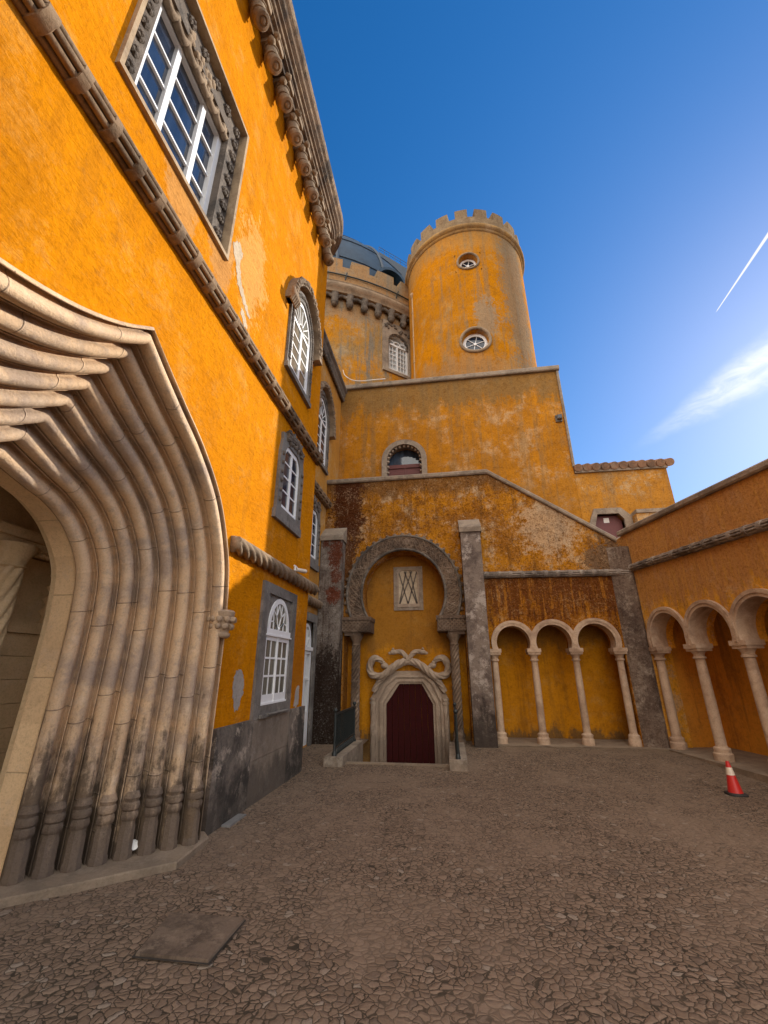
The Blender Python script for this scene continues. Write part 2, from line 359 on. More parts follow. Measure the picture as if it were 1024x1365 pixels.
M_relief = stone('worn_relief_stone', (.215, .148, .10), (.09, .062, .045), (.34, .26, .195), .9, .6, bstr=.8)
M_plinth = stone('plinth_stone', (.20, .165, .135), (.055, .048, .042), (.42, .35, .28), .95, .9, soot=((0, .7, (.04, .035, .03), .7),))
M_butt = stone('buttress_stone', (.23, .18, .145), (.09, .065, .055), (.42, .36, .31), .9, .9, soot=((.0, 1.6, (.03, .022, .018), .8),), bstr=.9)
M_buttl = plaster('lichen_buttress_render', (.24, .20, .17), (.12, .095, .08), (.40, .36, .31), .8, .8, (.10, .06, .04), .7, .6, scale=2., bstr=1.,
                  stains=(((-2.7, 10.1, 4.35), .22, (.13, .036, .016), .95, .45), ((-2.66, 10.1, 3.75), .16, (.13, .036, .016), .9, .6), ((-2.70, 10.1, 3.3), .2, (.14, .038, .018), .95, .7), ((-2.95, 10.1, 4.6), .1, (.12, .035, .018), .9, .7)),
                  bands=((.4, 3.3, (.028, .017, .012), .93, 2.0),))
M_pier = plaster('corner_pier_render', (.20, .145, .11), (.08, .055, .045), (.46, .38, .30), .8, .6, (.08, .045, .03), .5, .5, scale=2., bstr=1.)
M_col = stone('pale_arcade_stone', (.54, .39, .27), (.33, .22, .15), (.62, .48, .36), .8, .45, bstr=.8)
M_cope = stone('weathered_coping_stone', (.30, .235, .175), (.14, .11, .085), (.42, .36, .29), .7, .5)
M_door_st = stone('door_surround_stone', (.40, .305, .225), (.23, .17, .125), (.5, .41, .33), .6, .4, soot=((-.3, .6, (.12, .09, .07), .6),))
M_white = plain('white_window_paint', (.78, .78, .78), .45, var=.2, dirt=(.55, .53, .5))
M_white_w = M_white
M_redwood = plain('dark_red_door_paint', (.036, .0035, .0035), .85, var=.5, vscale=9, dirt=(.018, .0025, .003), spec=.15)
M_redpan = plain('dull_red_panel_paint', (.14, .035, .032), .6, var=.3)
M_iron = plain('dark_green_iron', (.012, .018, .018), .45, var=.4, dirt=(.03, .03, .028))
M_lead = plain('blue_grey_lead', (.022, .05, .085), .55, metal=.0, spec=.25, var=.8, vscale=1.6, dirt=(.010, .024, .045))
M_lead2 = plain('dark_lead_roof', (.022, .04, .065), .5, metal=.2, var=.4, vscale=3)
M_dark = plain('interior_shade', (.012, .010, .009), .9, var=.2)
M_cone = plain('red_cone_plastic', (.52, .022, .018), .4, var=.3, dirt=(.3, .02, .015))
M_coneblk = plain('black_rubber', (.015, .014, .013), .7, var=.4, dirt=(.06, .05, .04))
M_conewh = plain('cone_reflective_band', (.72, .62, .50), .4, var=.3)
M_paper = plain('white_paper', (.78, .76, .72), .7, var=.15)
M_ink = plain('faded_print', (.35, .12, .10), .7, var=.3)
M_slab = stone('cover_slab_stone', (.20, .145, .105), (.10, .073, .053), (.30, .225, .165), .9, .6, scale=2., bstr=.8)
M_step = stone('threshold_stone', (.27, .205, .145), (.15, .115, .085), (.35, .28, .21), .6, .4)
M_tile = stone('roof_tile', (.30, .17, .10), (.13, .09, .065), (.36, .28, .2), .8, .5)
M_pipe = plain('ochre_drainpipe', (.36, .21, .09), .6, var=.4)
M_blind = plain('grey_blind', (.30, .30, .26), .8, var=.25, vscale=3)
def glass(name, base, rough=.06, spec=.6):
    m, t, b = new_mat(name); P = t.pos(); n = t.noise(t.pos((3, 3, .4)), 2.5, 5, .6)
    t.put(b.inputs['Base Color'], t.mix(t.rng(n, .35, .7), base, tuple(x * 1.9 + .004 for x in base)))
    b.inputs['Roughness'].default_value = rough; b.inputs['Specular IOR Level'].default_value = spec
    bump(t, b, t.noise(P, 1.6, 3, .5), .12, .02)
    return m
M_gl = glass('dark_window_glass', (.010, .016, .030)); M_glc = glass('curtained_window_glass', (.10, .095, .075), .18, .4)
M_glw = glass('leaded_pale_glass', (.26, .27, .27), .3, .4)
def ground_mat():
    m, t, b = new_mat('cobbles_in_packed_earth'); P = t.pos()
    warp = t.vmath('SUBTRACT', t.n('ShaderNodeTexNoise').outputs['Color'], (.5, .5, .5)); 
    tn = t.nt.nodes[-1]
    for nd in t.nt.nodes:
        if nd.type == 'TEX_NOISE': tn = nd
    t.put(tn.inputs['Vector'], P); tn.inputs['Scale'].default_value = 5.5; tn.inputs['Detail'].default_value = 4
    q = t.vmath('ADD', t.vmath('MULTIPLY', P, (1, 1, 0)), t.vmath('MULTIPLY', warp, (.11, .11, 0)))
    wn2 = t.n('ShaderNodeTexNoise'); t.put(wn2.inputs['Vector'], P); wn2.inputs['Scale'].default_value = 24; wn2.inputs['Detail'].default_value = 5
    q = t.vmath('ADD', q, t.vmath('MULTIPLY', t.vmath('SUBTRACT', wn2.outputs['Color'], (.5, .5, .5)), (.035, .035, 0)))
    d = t.voro(q, 20.5, 'DISTANCE_TO_EDGE'); cell = t.voro(q, 20.5, 'F1', 'Color'); f1 = t.voro(q, 20.5)
    sep = t.n('ShaderNodeSeparateColor'); t.put(sep.inputs[0], cell); rnd = sep.outputs[0]; rnd2 = sep.outputs[1]
    big = t.noise(P, .55, 6, .6, .4); mid = t.noise(t.vmath('ADD', P, (7, 3, 0)), 2.4, 8, .66)
    fine = t.noise(P, 34, 8, .72); grit = t.noise(P, 120, 4, .7)
    dust = t.rng(t.math('ADD', t.math('MULTIPLY', big, 1.1), t.math('MULTIPLY', mid, .8)), .84, 1.14)
    wd = t.math('ADD', .035, t.math('MULTIPLY', mid, .09))
    gap = t.rng(d, wd, t.math('MULTIPLY', wd, .35))
    gapv = t.math('MULTIPLY', gap, t.math('SUBTRACT', 1, t.math('MULTIPLY', dust, .65)))
    c = t.mix(rnd, (.168, .114, .076), (.235, .164, .114))
    c = t.mix(t.rng(rnd2, .965, .985, 0, .7), c, (.30, .245, .19))
    c = t.mix(t.rng(rnd2, .0, .2, .6, 0.), c, (.10, .072, .055))
    c = t.mix(t.math('MULTIPLY', t.rng(fine, .45, .75), .5), c, (.085, .062, .047))
    c = t.mix(t.math('MULTIPLY', dust, .4), c, t.mix(fine, (.185, .129, .088), (.27, .197, .14)))
    c = t.mix(t.math('MULTIPLY', gapv, .95), c, t.mix(mid, (.026, .019, .013), (.048, .038, .023)))
    c = t.mix(t.math('MULTIPLY', t.rng(grit, .5, .75), .35), c, (.06, .045, .035))
    t.put(b.inputs['Base Color'], c); b.inputs['Roughness'].default_value = .9; b.inputs['Specular IOR Level'].default_value = .22
    dome = t.rng(d, 0., .28)
    h = t.math('ADD', t.math('MULTIPLY', t.math('MULTIPLY', dome, t.math('SUBTRACT', 1, t.math('MULTIPLY', dust, .6))), 1.0),
               t.math('ADD', t.math('MULTIPLY', fine, .35), t.math('ADD', t.math('MULTIPLY', grit, .12), t.math('MULTIPLY', rnd, .3))))
    bump(t, b, h, .42, .02)
    return m
M_ground = ground_mat()

# ------------------------------------------------------------------ ground
def ground():
    def h(x, y):
        t = min(max((y - 7.6) / 2.5, 0), 1); k = t * t * (3 - 2 * t) * .075
        return k + (.012 * noise.noise(Vector((x * .8, y * .8, 0))) if -3 < x < 5 and y < 9 else 0)
    xs = sorted(set([-300, -60, -20, -8] + [round(-3.4 + .15 * i, 3) for i in range(60)] + [-1.95, -.09, 6, 12, 40, 300]))
    ys = sorted(set([-300, -60, -15, -5] + [round(-1 + .15 * i, 3) for i in range(80)] + [8.55, 11.1, 14, 30, 90, 300]))
    vs = [(x, y, h(x, y)) for y in ys for x in xs]; n = len(xs); fs = []
    for j in range(len(ys) - 1):
        for i in range(n - 1):
            cx, cy = (xs[i] + xs[i + 1]) / 2, (ys[j] + ys[j + 1]) / 2
            if -1.95 < cx < -.09 and 8.55 < cy < 11.1: continue
            if -8.5 < cx < -3.4 and -6 < cy < 6: pass
            a = j * n + i; fs.append((a, a + 1, a + n + 1, a + n))
    mb = MB(); mb.add(vs, fs); o = mb.build('courtyard_ground', M_ground, smooth=True, angle=180); o['kind'] = 'structure'
ground()
mb = MB()
mb.wbox(-1.95, -.09, 8.46, 8.545, -.9, .045)                      # front lip of the sunk doorstep
for k in range(4): mb.wbox(-1.95, -.09, 8.55 + .26 * k, 8.81 + .26 * k, -.9, -.16 - .16 * k)
mb.wbox(-1.95, -.09, 9.59, 11.3, -.9, -.72)
o = mb.build('sunken_steps', M_step); o['kind'] = 'structure'

# ------------------------------------------------------------------ LEFT WING
WA = Fr((-2.6, 0, 0), (0, 1, 0), (1, 0, 0)); WB = Fr((-3.1, 0, 0), (0, 1, 0), (1, 0, 0))
wing = thing('palace_wing', 'sunlit orange palace wing with the ribbed stone portal, filling the left side', 'palace wing', (-2.6, 4, 0))
# portal outlines in (y,z): outer and inner, right half from the floor to the middle
PC = .9
Oj = spline([(4.66, .03), (4.66, 1.0), (4.66, 1.9), (4.63, 2.35), (4.52, 2.85), (4.2, 3.42), (3.75, 3.83), (3.3, 4.11), (2.95, 4.33), (2.7, 4.5)], 7)
Ot = spline([(2.7, 4.5), (2.36, 4.24), (1.95, 4.02), (1.45, 3.86), (PC, 3.8)], 7)
Ij = spline([(3.46, .08), (3.48, .9), (3.50, 1.7), (3.49, 2.15), (3.43, 2.5), (3.22, 2.79), (2.98, 2.95), (2.75, 3.02), (2.58, 3.07), (2.42, 3.12)], 7)
It = spline([(2.42, 3.12), (2.12, 2.93), (1.8, 2.78), (1.35, 2.68), (PC, 2.65)], 7)
for l_ in (Ij, It):                                               # inner outline lies 1.05 m behind the outer one
    for p_ in l_: p_.x *= 1.044; p_.y = max(.03, 1.6 + (p_.y - 1.6) * 1.044)
def mirror(l): return l + [Vector((2 * PC - p.x, p.y)) for p in reversed(l[:-1])]
Om, Im = mirror(Oj + Ot[1:]), mirror(Ij + It[1:])
hole_portal = [(p.x, p.y) for p in Om]
hole_portal[0] = (hole_portal[0][0], -.3); hole_portal[-1] = (hole_portal[-1][0], -.3)

big = rect(1.78, 3.64, 6.58, 9.02)
def pointed(a, hw, b0, bs, bt, n=10):
    """pointed-arch outline around centre a: jambs to bs, apex at bt"""
    h = bt - bs; rr = (hw * hw + h * h) / (2 * hw)
    L = []; 
    e = math.degrees(math.asin(min(1, h / rr)))
    L = [(a - hw, b0), (a + hw, b0)] + [(a + hw - rr + rr * math.cos(R(e * i / n)), bs + rr * math.sin(R(e * i / n))) for i in range(n + 1)]
    L += [(a - hw + rr - rr * math.cos(R(e * i / n)), bs + rr * math.sin(R(e * i / n))) for i in range(n - 1, -1, -1)]
    return L
up_hole = pointed(6.44, .6, 6.67, 8.0, 8.78); mid_hole = pointed(6.45, .47, 3.98, 5.0, 5.34)
gw_hole = rect(5.85, 7.08, 1.04, 2.75)
mb = MB()
outer = [(-7, -.3), (hole_portal[-1][0], -.3)] + [tuple(p) for p in reversed(hole_portal[1:-1])] + [(hole_portal[0][0], -.3), (7.85, -.3), (7.85, 12.0), (-7, 12.0)]
mb.prism(WA, outer, -.5, 0, holes=[big, up_hole, mid_hole, gw_hole])
wl = mb.build('wall', M_wing, wing)
mb = MB()
mb.wbox(-12, -3.1001, 7.35, 7.85, -.3, 12.0); mb.wbox(-12, -2.62, -7, 7.84, 12.0, 12.1); mb.wbox(-12, -11.5, -7, -2.2, -.3, 12.0); mb.wbox(-12, -11.5, 4, 7.3, -.3, 12.0); mb.wbox(-12, -11.5, -2.2, 4, 4.2, 12.0); mb.wbox(-11.4, -2.62, -7.3, -7.001, -.3, 12.0)
mb.build('side_wall', M_wing, wing)
# recessed second block
mb = MB()
up2 = pointed(9.6, .6, 6.67, 8.0, 8.78); mid2 = pointed(9.3, .47, 3.98, 5.0, 5.34); d2 = rect(9.12, 9.86, .1, 2.62)
mb.prism(WB, rect(7.851, 12.2, -.3, 10.15), -.5, 0, holes=[up2, mid2, d2])
mb.wbox(-8, -3.601, 11.7, 12.2, -.3, 10.15); mb.wbox(-8, -3.12, 7.86, 12.18, 10.15, 10.25)
mb.build('recessed_wall', plaster('recessed_wing_limewash', (.50, .235, .045), (.38, .17, .03), (.52, .37, .20), .5, .6, (.4, .24, .1), .4, .25), wing)
# plinths
mb = MB(); mb.box(WA, 4.86, 5.80, -.1, .99, .002, .05); mb.build('plinth', M_plinth, wing)
mb = MB(); mb.box(WA, 7.12, 7.849, -.1, 1.0, .002, .05); mb.wbox(-3.1, -2.55, 7.851, 7.89, -.1, 1.0); mb.build('plinth', M_plinth, wing)
mb = MB(); mb.box(WA, 5.803, 7.117, -.1, .5, .002, .045); mb.box(WA, 5.803, 7.117, .506, .975, .002, .047); mb.build('window_apron', stone('apron_stone', (.25, .2, .155), (.13, .105, .085), (.36, .31, .26), .6, .4, soot=((0, .7, (.05, .042, .035), .6),)), wing)
# bare patches of plaster
def patch(F, pts, mat, name='bare_plaster_patch'):
    P = spline(pts + [pts[0]], 14)[:-1]; cx = sum(p.x for p in P) / len(P); cy = sum(p.y for p in P) / len(P)
    def wig(p): v = Vector((p.x * 14, p.y * 14, 2)); return .028 * noise.fractal(v, .6, 2.2, 4), .04 * noise.fractal(v + Vector((9, 3, 1)), .6, 2.2, 4)
    P = [(p.x + wig(p)[0], p.y + wig(p)[1]) for p in P]
    mb = MB(); mb.prism(F, P, .0012, .004); o = mb.build(name, mat, wing); return o
patch(WA, [(3.78, 7.02), (3.93, 7.2), (4.03, 7.12), (4.02, 6.85), (4.1, 6.7), (4.3, 6.5), (4.46, 6.38), (4.4, 6.34), (4.18, 6.45), (4.02, 6.6), (3.92, 6.8), (3.84, 6.9)], M_bare)
patch(WA, [(4.18, 6.28), (4.28, 6.3), (4.4, 6.2), (4.42, 6.12), (4.34, 6.12), (4.24, 6.2)], M_bare)
patch(WA, [(5.2, 1.5), (5.3, 1.6), (5.42, 1.56), (5.5, 1.4), (5.44, 1.22), (5.38, 1.12), (5.3, 1.18), (5.22, 1.3)], M_bareg)
patch(WA, [(7.42, 1.02), (7.5, 1.3), (7.62, 1.32), (7.66, 1.1), (7.6, 1.02)], M_bareg)

# cornice with rounded corner
def cornice(parent):
    cxr, cyr, rr = -3.4, 7.05, .8
    path = [Vector((-2.6, y, 0)) for y in (-7, -3, 0, 2, 4, 5.5, 6.8)] + [Vector((cxr + rr * math.cos(R(a)), cyr + rr * math.sin(R(a)), 0)) for a in range(0, 91, 9)] + [Vector((-6, 7.85, 0)), Vector((-9, 7.85, 0))]
    prof = [(.0, 11.62), (.22, 11.62), (.24, 11.68), (.30, 11.70), (.30, 11.75), (.34, 11.77), (.35, 11.83), (.40, 11.86), (.40, 11.91), (.46, 11.95), (.48, 12.0), (.53, 12.04), (.55, 12.1), (.55, 12.2), (.52, 12.23), (.0, 12.28)]
    mb = MB(); mb.sweep(path, prof, (0, 0, 1)); return mb.build('cornice', M_corn, parent, recalc=True)
cornice(wing)
def corbel(parent, P, d):
    """hanging console: a fat roll that curls to a round boss at the bottom; d points away from the wall"""
    d = Vector(d).normalized(); sdir = d.cross(Vector((0, 0, 1))); P = Vector(P)
    F = Fr(P, sdir, d); mb = MB()
    mb.tube([F.p(0, .62, .12), F.p(0, .4, .15), F.p(0, .2, .2), F.p(0, .14, .22)], lambda t: .125 - .01 * t, 16)
    for z_ in (.22, .46): mb.tube([F.p(0, z_ + .02, .185 if z_ < .3 else .14), F.p(0, z_ - .02, .19 if z_ < .3 else .145)], .137, 16)
    ax = (d * .5 + Vector((0, 0, -.866))).normalized()
    mb.lathe(F.p(0, .15, .21), [(.0, -.03), (.115, -.03), (.13, .02), (.13, .07), (.112, .11), (.07, .12), (.066, .105), (.043, .105), (.038, .125), (0, .13)], 18, axis=ax)
    mb.lump(F.p(.13, .5, .2), .07, jit=.3); mb.lump(F.p(.15, .57, .3), .06, jit=.3)
    mb.box(F, -.13, .13, .55, .68, 0, .3)
    return mb.build('corbel', M_tan, parent, smooth=True, angle=40)
for k in range(-8, 8): corbel(wing, (-2.6, 3.22 + .527 * k, 10.96), (1, 0, 0))
for a in (20, 55): corbel(wing, (-3.4 + .8 * math.cos(R(a)), 7.05 + .8 * math.sin(R(a)), 10.96), (math.cos(R(a)), math.sin(R(a)), 0))

def bundle(parent, F, a0, a1, b, r=.15, first=None, step=.305, mat=None, name='string_course', c=.09):
    """bundle of rods bound with bands; b may be (b0,b1) for a sloping run"""
    mb = MB(); bb = (lambda a: b) if not isinstance(b, tuple) else (lambda a: b[0] + (b[1] - b[0]) * (a - a0) / (a1 - a0))
    n = 6
    for i in range(n):
        th = R(-105 + 210 * i / (n - 1))
        mb.tube([F.p(a, bb(a) + r * .74 * math.sin(th), c + r * .74 * math.cos(th)) for a in (a0, (a0 + a1) / 2, a1)], r * .25, 8)
    mb.tube([F.p(a0, bb(a0), c), F.p(a1, bb(a1), c)], r * .58, 12)
    a = first if first is not None else a0 + .1
    while a < a1 - .04:
        w_ = .045 + .012 * random.random(); tl = .03 * (random.random() - .5); fl = .9 + .08 * random.random()
        P0, P1 = Vector((a - w_, 0)), Vector((a + w_, 0)); k0 = len(mb.v); q = []
        for e, aa in enumerate((a - w_, a - w_ * .85, a + w_ * .85, a + w_)):
            for j in range(18):
                th = R(-125 + 250 * j / 17); rr = r * (1.05 if e in (1, 2) else .9) * (1 + .02 * noise.noise(Vector((aa * 7, j, 1))))
                mb.v.append(F.p(aa + tl * math.sin(th) + .012 * noise.noise(Vector((a * 5, j * .7, e))), bb(aa) + rr * math.sin(th), c + rr * math.cos(th) * fl))
        for e in range(3):
            for j in range(17): x = k0 + e * 18 + j; mb.f.append((x, x + 18, x + 19, x + 1))
        a += step * (.95 + .1 * random.random())
    return mb.build(name, mat or M_string, parent, smooth=True, angle=50)
bundle(wing, WA, -5, 7.9, 5.80, .118, -4.95 + .02, c=.045)
bundle(wing, WB, 8.9, 10.46, 5.80, .12, 8.96, c=.05)
def rope(parent, F, a0, a1, b, r=.09, c=.07):
    mb = MB(); n = int((a1 - a0) / .018); mb.tube([F.p(a0 + (a1 - a0) * i / n, b, c) for i in range(n + 1)], r, 30, lobes=5, amp=.40, twist=5 * 2 * pi / 1.0)
    return mb.build('rope_moulding', M_tan, parent, smooth=True, angle=180)
rope(wing, WA, 4.72, 8.06, 3.06, .095, .05); rope(wing, WB, 9.0, 10.35, 3.06, .09, .05)
mb = MB()                                                             # bead string under the recessed block's roof
mb.sweep([WB.p(8.6, 0, 0), WB.p(11.62, 0, 0)], [(.0, 10.02), (.10, 10.02), (.14, 10.1), (.14, 10.18), (.2, 10.24), (.2, 10.32), (0, 10.36)], (0, 0, 1))
for i in range(26): mb.lump(WB.p(8.75 + .112 * i, 9.94, .07), .062, jit=.1)
mb.build('cornice', M_carve, wing, smooth=True, angle=40, recalc=False)

# ------------------------------------------------------------------ windows of the wing
def window_part(parent, mb, mat, name='window', smooth=False): return mb.build(name, mat, parent, smooth=smooth, angle=40)
def scroll(mb, F, pts, r): mb.tube([F.p(*p) for p in pts], r, 7)
def ground_window():
    F = WA; mb = MB()
    mb.prism(F, rect(5.77, 7.15, .98, 2.81), -.2, .04, holes=[rect(5.98, 6.97, 1.14, 2.66)])
    mb.prism(F, rect(5.98, 6.97, 2.1, 2.66), -.08, .004, holes=[[(6.06, 2.12)] + [(6.89, 2.12)] + arc(6.475, 2.12, .415, 0, 180, 20, .50)[1:-1]])
    for (ca, cb) in ((6.06, 2.57), (6.89, 2.57)):
        for rr in (.085, .05): mb.ring(F, arc(ca, cb, rr, 0, 360, 20), arc(ca, cb, rr - .02, 0, 360, 20), -.002, .014)
        mb.ring(F, arc(ca, cb, .022, 0, 360, 10), arc(ca, cb, .001, 0, 360, 10), -.002, .014)
    mb.box(F, 5.93, 7.02, .985, 1.03, .055, .09); mb.tube([F.p(6.12, 1.02, .1), F.p(6.85, 1.02, .1)], .018, 8)
    wn = window_part(wing, mb, M_grey)
    f = MB(); A0, A1 = 6.0, 6.95
    f.ring(F, arc(6.475, 2.16, .42, 0, 180, 28, .48), arc(6.475, 2.16, .345, 0, 180, 28, .405), -.03, .024)
    f.box(F, 5.985, 6.965, 2.085, 2.165, -.03, .03); f.box(F, 5.96, 6.985, 2.06, 2.085, -.03, .045)
    c0 = (6.475, 2.165)
    L = lambda *p: [f.bar(F, p[i], p[i + 1], .018, -.02, .012) for i in range(len(p) - 1)]
    P = lambda a, b: (6.475 + a, 2.165 + b)
    L(P(0, .0), P(-.09, .2), P(0, .40)); L(P(0, 0), P(.09, .2), P(0, .40))
    for s_ in (-1, 1):
        L(P(0, 0), P(s_ * .2, .12), P(s_ * .24, .29), P(s_ * .09, .2)); L(P(s_ * .24, .29), P(s_ * .27, .33))
        L(P(0, 0), P(s_ * .2, .12), P(s_ * .35, .1)); L(P(s_ * .2, .0), P(s_ * .2, .12)); L(P(s_ * .09, .2), P(s_ * .11, .38))
    f.lump(F.p(6.475, 2.19, .01), .03, jit=.05)
    f.prism(F, rect(A0, A1, 1.15, 2.06), -.03, .018, holes=[rect(6.055, 6.445, 1.27, 2.0), rect(6.505, 6.895, 1.27, 2.0)])
    f.box(F, A0 - .01, A1 + .01, 1.14, 1.165, -.05, .035); f.box(F, 6.46, 6.49, 1.16, 2.05, -.005, .026)
    for a0, a1 in ((6.055, 6.445), (6.505, 6.895)):
        f.box(F, (a0 + a1) / 2 - .013, (a0 + a1) / 2 + .013, 1.27, 2.0, -.02, .010)
        for b in (1.513, 1.757): f.box(F, a0, a1, b - .014, b + .014, -.021, .012)
    f.build('frame', M_white, wn)
    g = MB(); g.box(F, 5.98, 6.97, 1.13, 2.66, -.1, .002); g.build('pane', M_glc, wn)
ground_window()
def petal_fan(f, F, a, b, r, c0, c1, n=7, wd=.02):
    f.ring(F, arc(a, b, r * .3, 0, 180, 12), arc(a, b, r * .3 - wd, 0, 180, 12), c0, c1)
    for i in range(n): th = R(180 * i / (n - 1)); f.bar(F, (a + r * .28 * math.cos(th), b + r * .28 * math.sin(th)), (a + r * math.cos(th), b + r * math.sin(th)), wd, c0, c1)
def tall_window(F, a, hood=True):
    """upper pointed window with carved hood mould"""
    mb = MB()
    o_, i_ = pointed(a, .66, 6.64, 8.0, 8.86, 12), pointed(a, .5, 6.76, 8.0, 8.62, 12)
    mb.ring(F, o_[1:] + o_[:1], i_[1:] + i_[:1], -.2, .045)
    mb.box(F, a - .67, a + .67, 6.6, 6.7, -.05, .07)
    wn = window_part(wing, mb, M_grey)
    cv = MB(); cv.ring(F, pointed(a, .61, 7.9, 8.0, 8.78, 12)[2:], pointed(a, .55, 7.9, 8.0, 8.7, 12)[2:], .04, .052)
    for i in range(46):                                            # carved leaf band round the opening
        k = i / 45 * (len(i_) - 2); q = int(k); t = k - q
        P0, P1 = i_[1 + q], i_[min(2 + q, len(i_) - 1)]; R0, R1 = o_[1 + q], o_[min(2 + q, len(o_) - 1)]
        x = .5 * (P0[0] + (P1[0] - P0[0]) * t + R0[0] + (R1[0] - R0[0]) * t); y = .5 * (P0[1] + (P1[1] - P0[1]) * t + R0[1] + (R1[1] - R0[1]) * t)
        cv.lump(F.p(x, y, .05), .045, (.7, 1, 1), .5, 1)
    cv.build('carved_band', M_carve, wn)
    for s_ in (-1, 1):
        cv = MB(); cv.box(F, a + s_ * .58 - .03, a + s_ * .58 + .03, 6.8, 8.0, .04, .052)
        for b in np.arange(6.85, 8.0, .06): cv.lump(F.p(a + s_ * .58, b, .05), .045, (.7, 1, 1), .5, 1)
        cv.build('carved_band', M_carve, wn)
    hd = MB(); ho, hi = pointed(a, .86, 7.95, 8.02, 9.08, 14), pointed(a, .72, 7.95, 8.02, 8.92, 14)
    hd.ring(F, ho[1:] + ho[:1], hi[1:] + hi[:1], .0, .16)
    hd.box(F, a - .90, a - .72, 7.95, 8.1, 0, .15); hd.box(F, a + .7, a + .9, 7.84, 7.96, 0, .18)
    for i in range(5): hd.tube([F.p(a - .92 + .06 * i, 8.12, .16), F.p(a - .92 + .06 * i, 7.95, .19), F.p(a - .90 + .055 * i, 7.86, .12)], .03, 7)
    for i in range(60):
        k = i / 59 * (len(ho) - 3); q = int(k); t = k - q; A_, B_ = ho[1 + q], ho[2 + q]; C_, D_ = hi[1 + q], hi[2 + q]
        x = .5 * (A_[0] + (B_[0] - A_[0]) * t + C_[0] + (D_[0] - C_[0]) * t); y = .5 * (A_[1] + (B_[1] - A_[1]) * t + C_[1] + (D_[1] - C_[1]) * t)
        hd.lump(F.p(x + .03 * random.uniform(-1, 1), y + .03 * random.uniform(-1, 1), .165), .055, (.7, 1, 1), .6, 1)
    hd.build('hood_mould', M_tan, wn)
    f = MB(); fo, fi = pointed(a, .5, 6.76, 8.0, 8.62, 12), pointed(a, .43, 6.84, 8.0, 8.53, 12)
    f.ring(F, fo, fi, -.04, .012, close=True)
    f.box(F, a - .04, a + .04, 6.84, 7.95, -.03, .014); f.box(F, a - .45, a + .45, 7.9, 7.97, -.03, .012)
    for s_ in (-1, 1):
        for b in (7.12, 7.38, 7.64): f.box(F, a + s_ * .24 - .2, a + s_ * .24 + .2, b - .013, b + .013, -.02, .004)
        f.box(F, a + s_ * .42 - .025, a + s_ * .42 + .025, 6.84, 7.9, -.03, .011)
    petal_fan(f, F, a, 7.97, .5, -.02, .006, 9, .018)
    f.build('frame', M_white, wn)
    g = MB(); g.prism(F, pointed(a, .52, 6.74, 8.0, 8.66, 12), -.12, -.006); g.build('pane', M_glc if F is WA else M_gl, wn)
tall_window(WA, 6.44); tall_window(WB, 9.6)
def bulb_window(F, a):
    """middle floor window with leafy crest and beaded jamb"""
    mb = MB(); o_ = [(a - .56, 3.86), (a + .56, 3.86), (a + .56, 5.0), (a + .5, 5.25), (a + .52, 5.36), (a + .36, 5.40), (a + .3, 5.5), (a + .12, 5.47), (a, 5.62), (a - .12, 5.47), (a - .3, 5.5), (a - .36, 5.40), (a - .52, 5.36), (a - .5, 5.25), (a - .56, 5.0)]
    mb.prism(F, o_, -.2, .05, holes=[pointed(a, .38, 4.06, 4.98, 5.24)])
    mb.box(F, a - .6, a + .6, 3.82, 3.97, .0, .06)
    wn = window_part(wing, mb, M_grey)
    for s_ in (-1, 1):
        for b in np.arange(4.16, 5.0, .165): cv = MB(); cv.lump(F.p(a + s_ * .47, b, .05), .042, (.8, 1, 1), .15); cv.build('bead', M_carve, wn, smooth=True)
    cv = MB(); cv.tube([F.p(a - .4, 5.36, .05), F.p(a, 5.42, .05), F.p(a + .4, 5.36, .05)], .06, 8)
    for i in range(34): cv.lump(F.p(a + random.uniform(-.4, .4), 5.36 + random.uniform(-.06, .14), .06), .055, (.8, 1, 1), .6, 1)
    cv.build('carved_crest', M_carve, wn)
    f = MB(); fo, fi = pointed(a, .38, 4.06, 4.98, 5.24), pointed(a, .32, 4.13, 4.97, 5.16)
    f.ring(F, fo, fi, -.04, .02, close=True); f.box(F, a - .035, a + .035, 4.12, 5.2, -.03, .018)
    for s_ in (-1, 1):
        for b in (4.4, 4.66, 4.92): f.box(F, a + s_ * .18 - .15, a + s_ * .18 + .15, b - .013, b + .013, -.02, .008)
    f.build('frame', M_white, wn)
    g = MB(); g.prism(F, pointed(a, .40, 4.04, 4.98, 5.27), -.12, -.004); g.build('pane', M_gl, wn)
bulb_window(WA, 6.45); bulb_window(WB, 9.3)
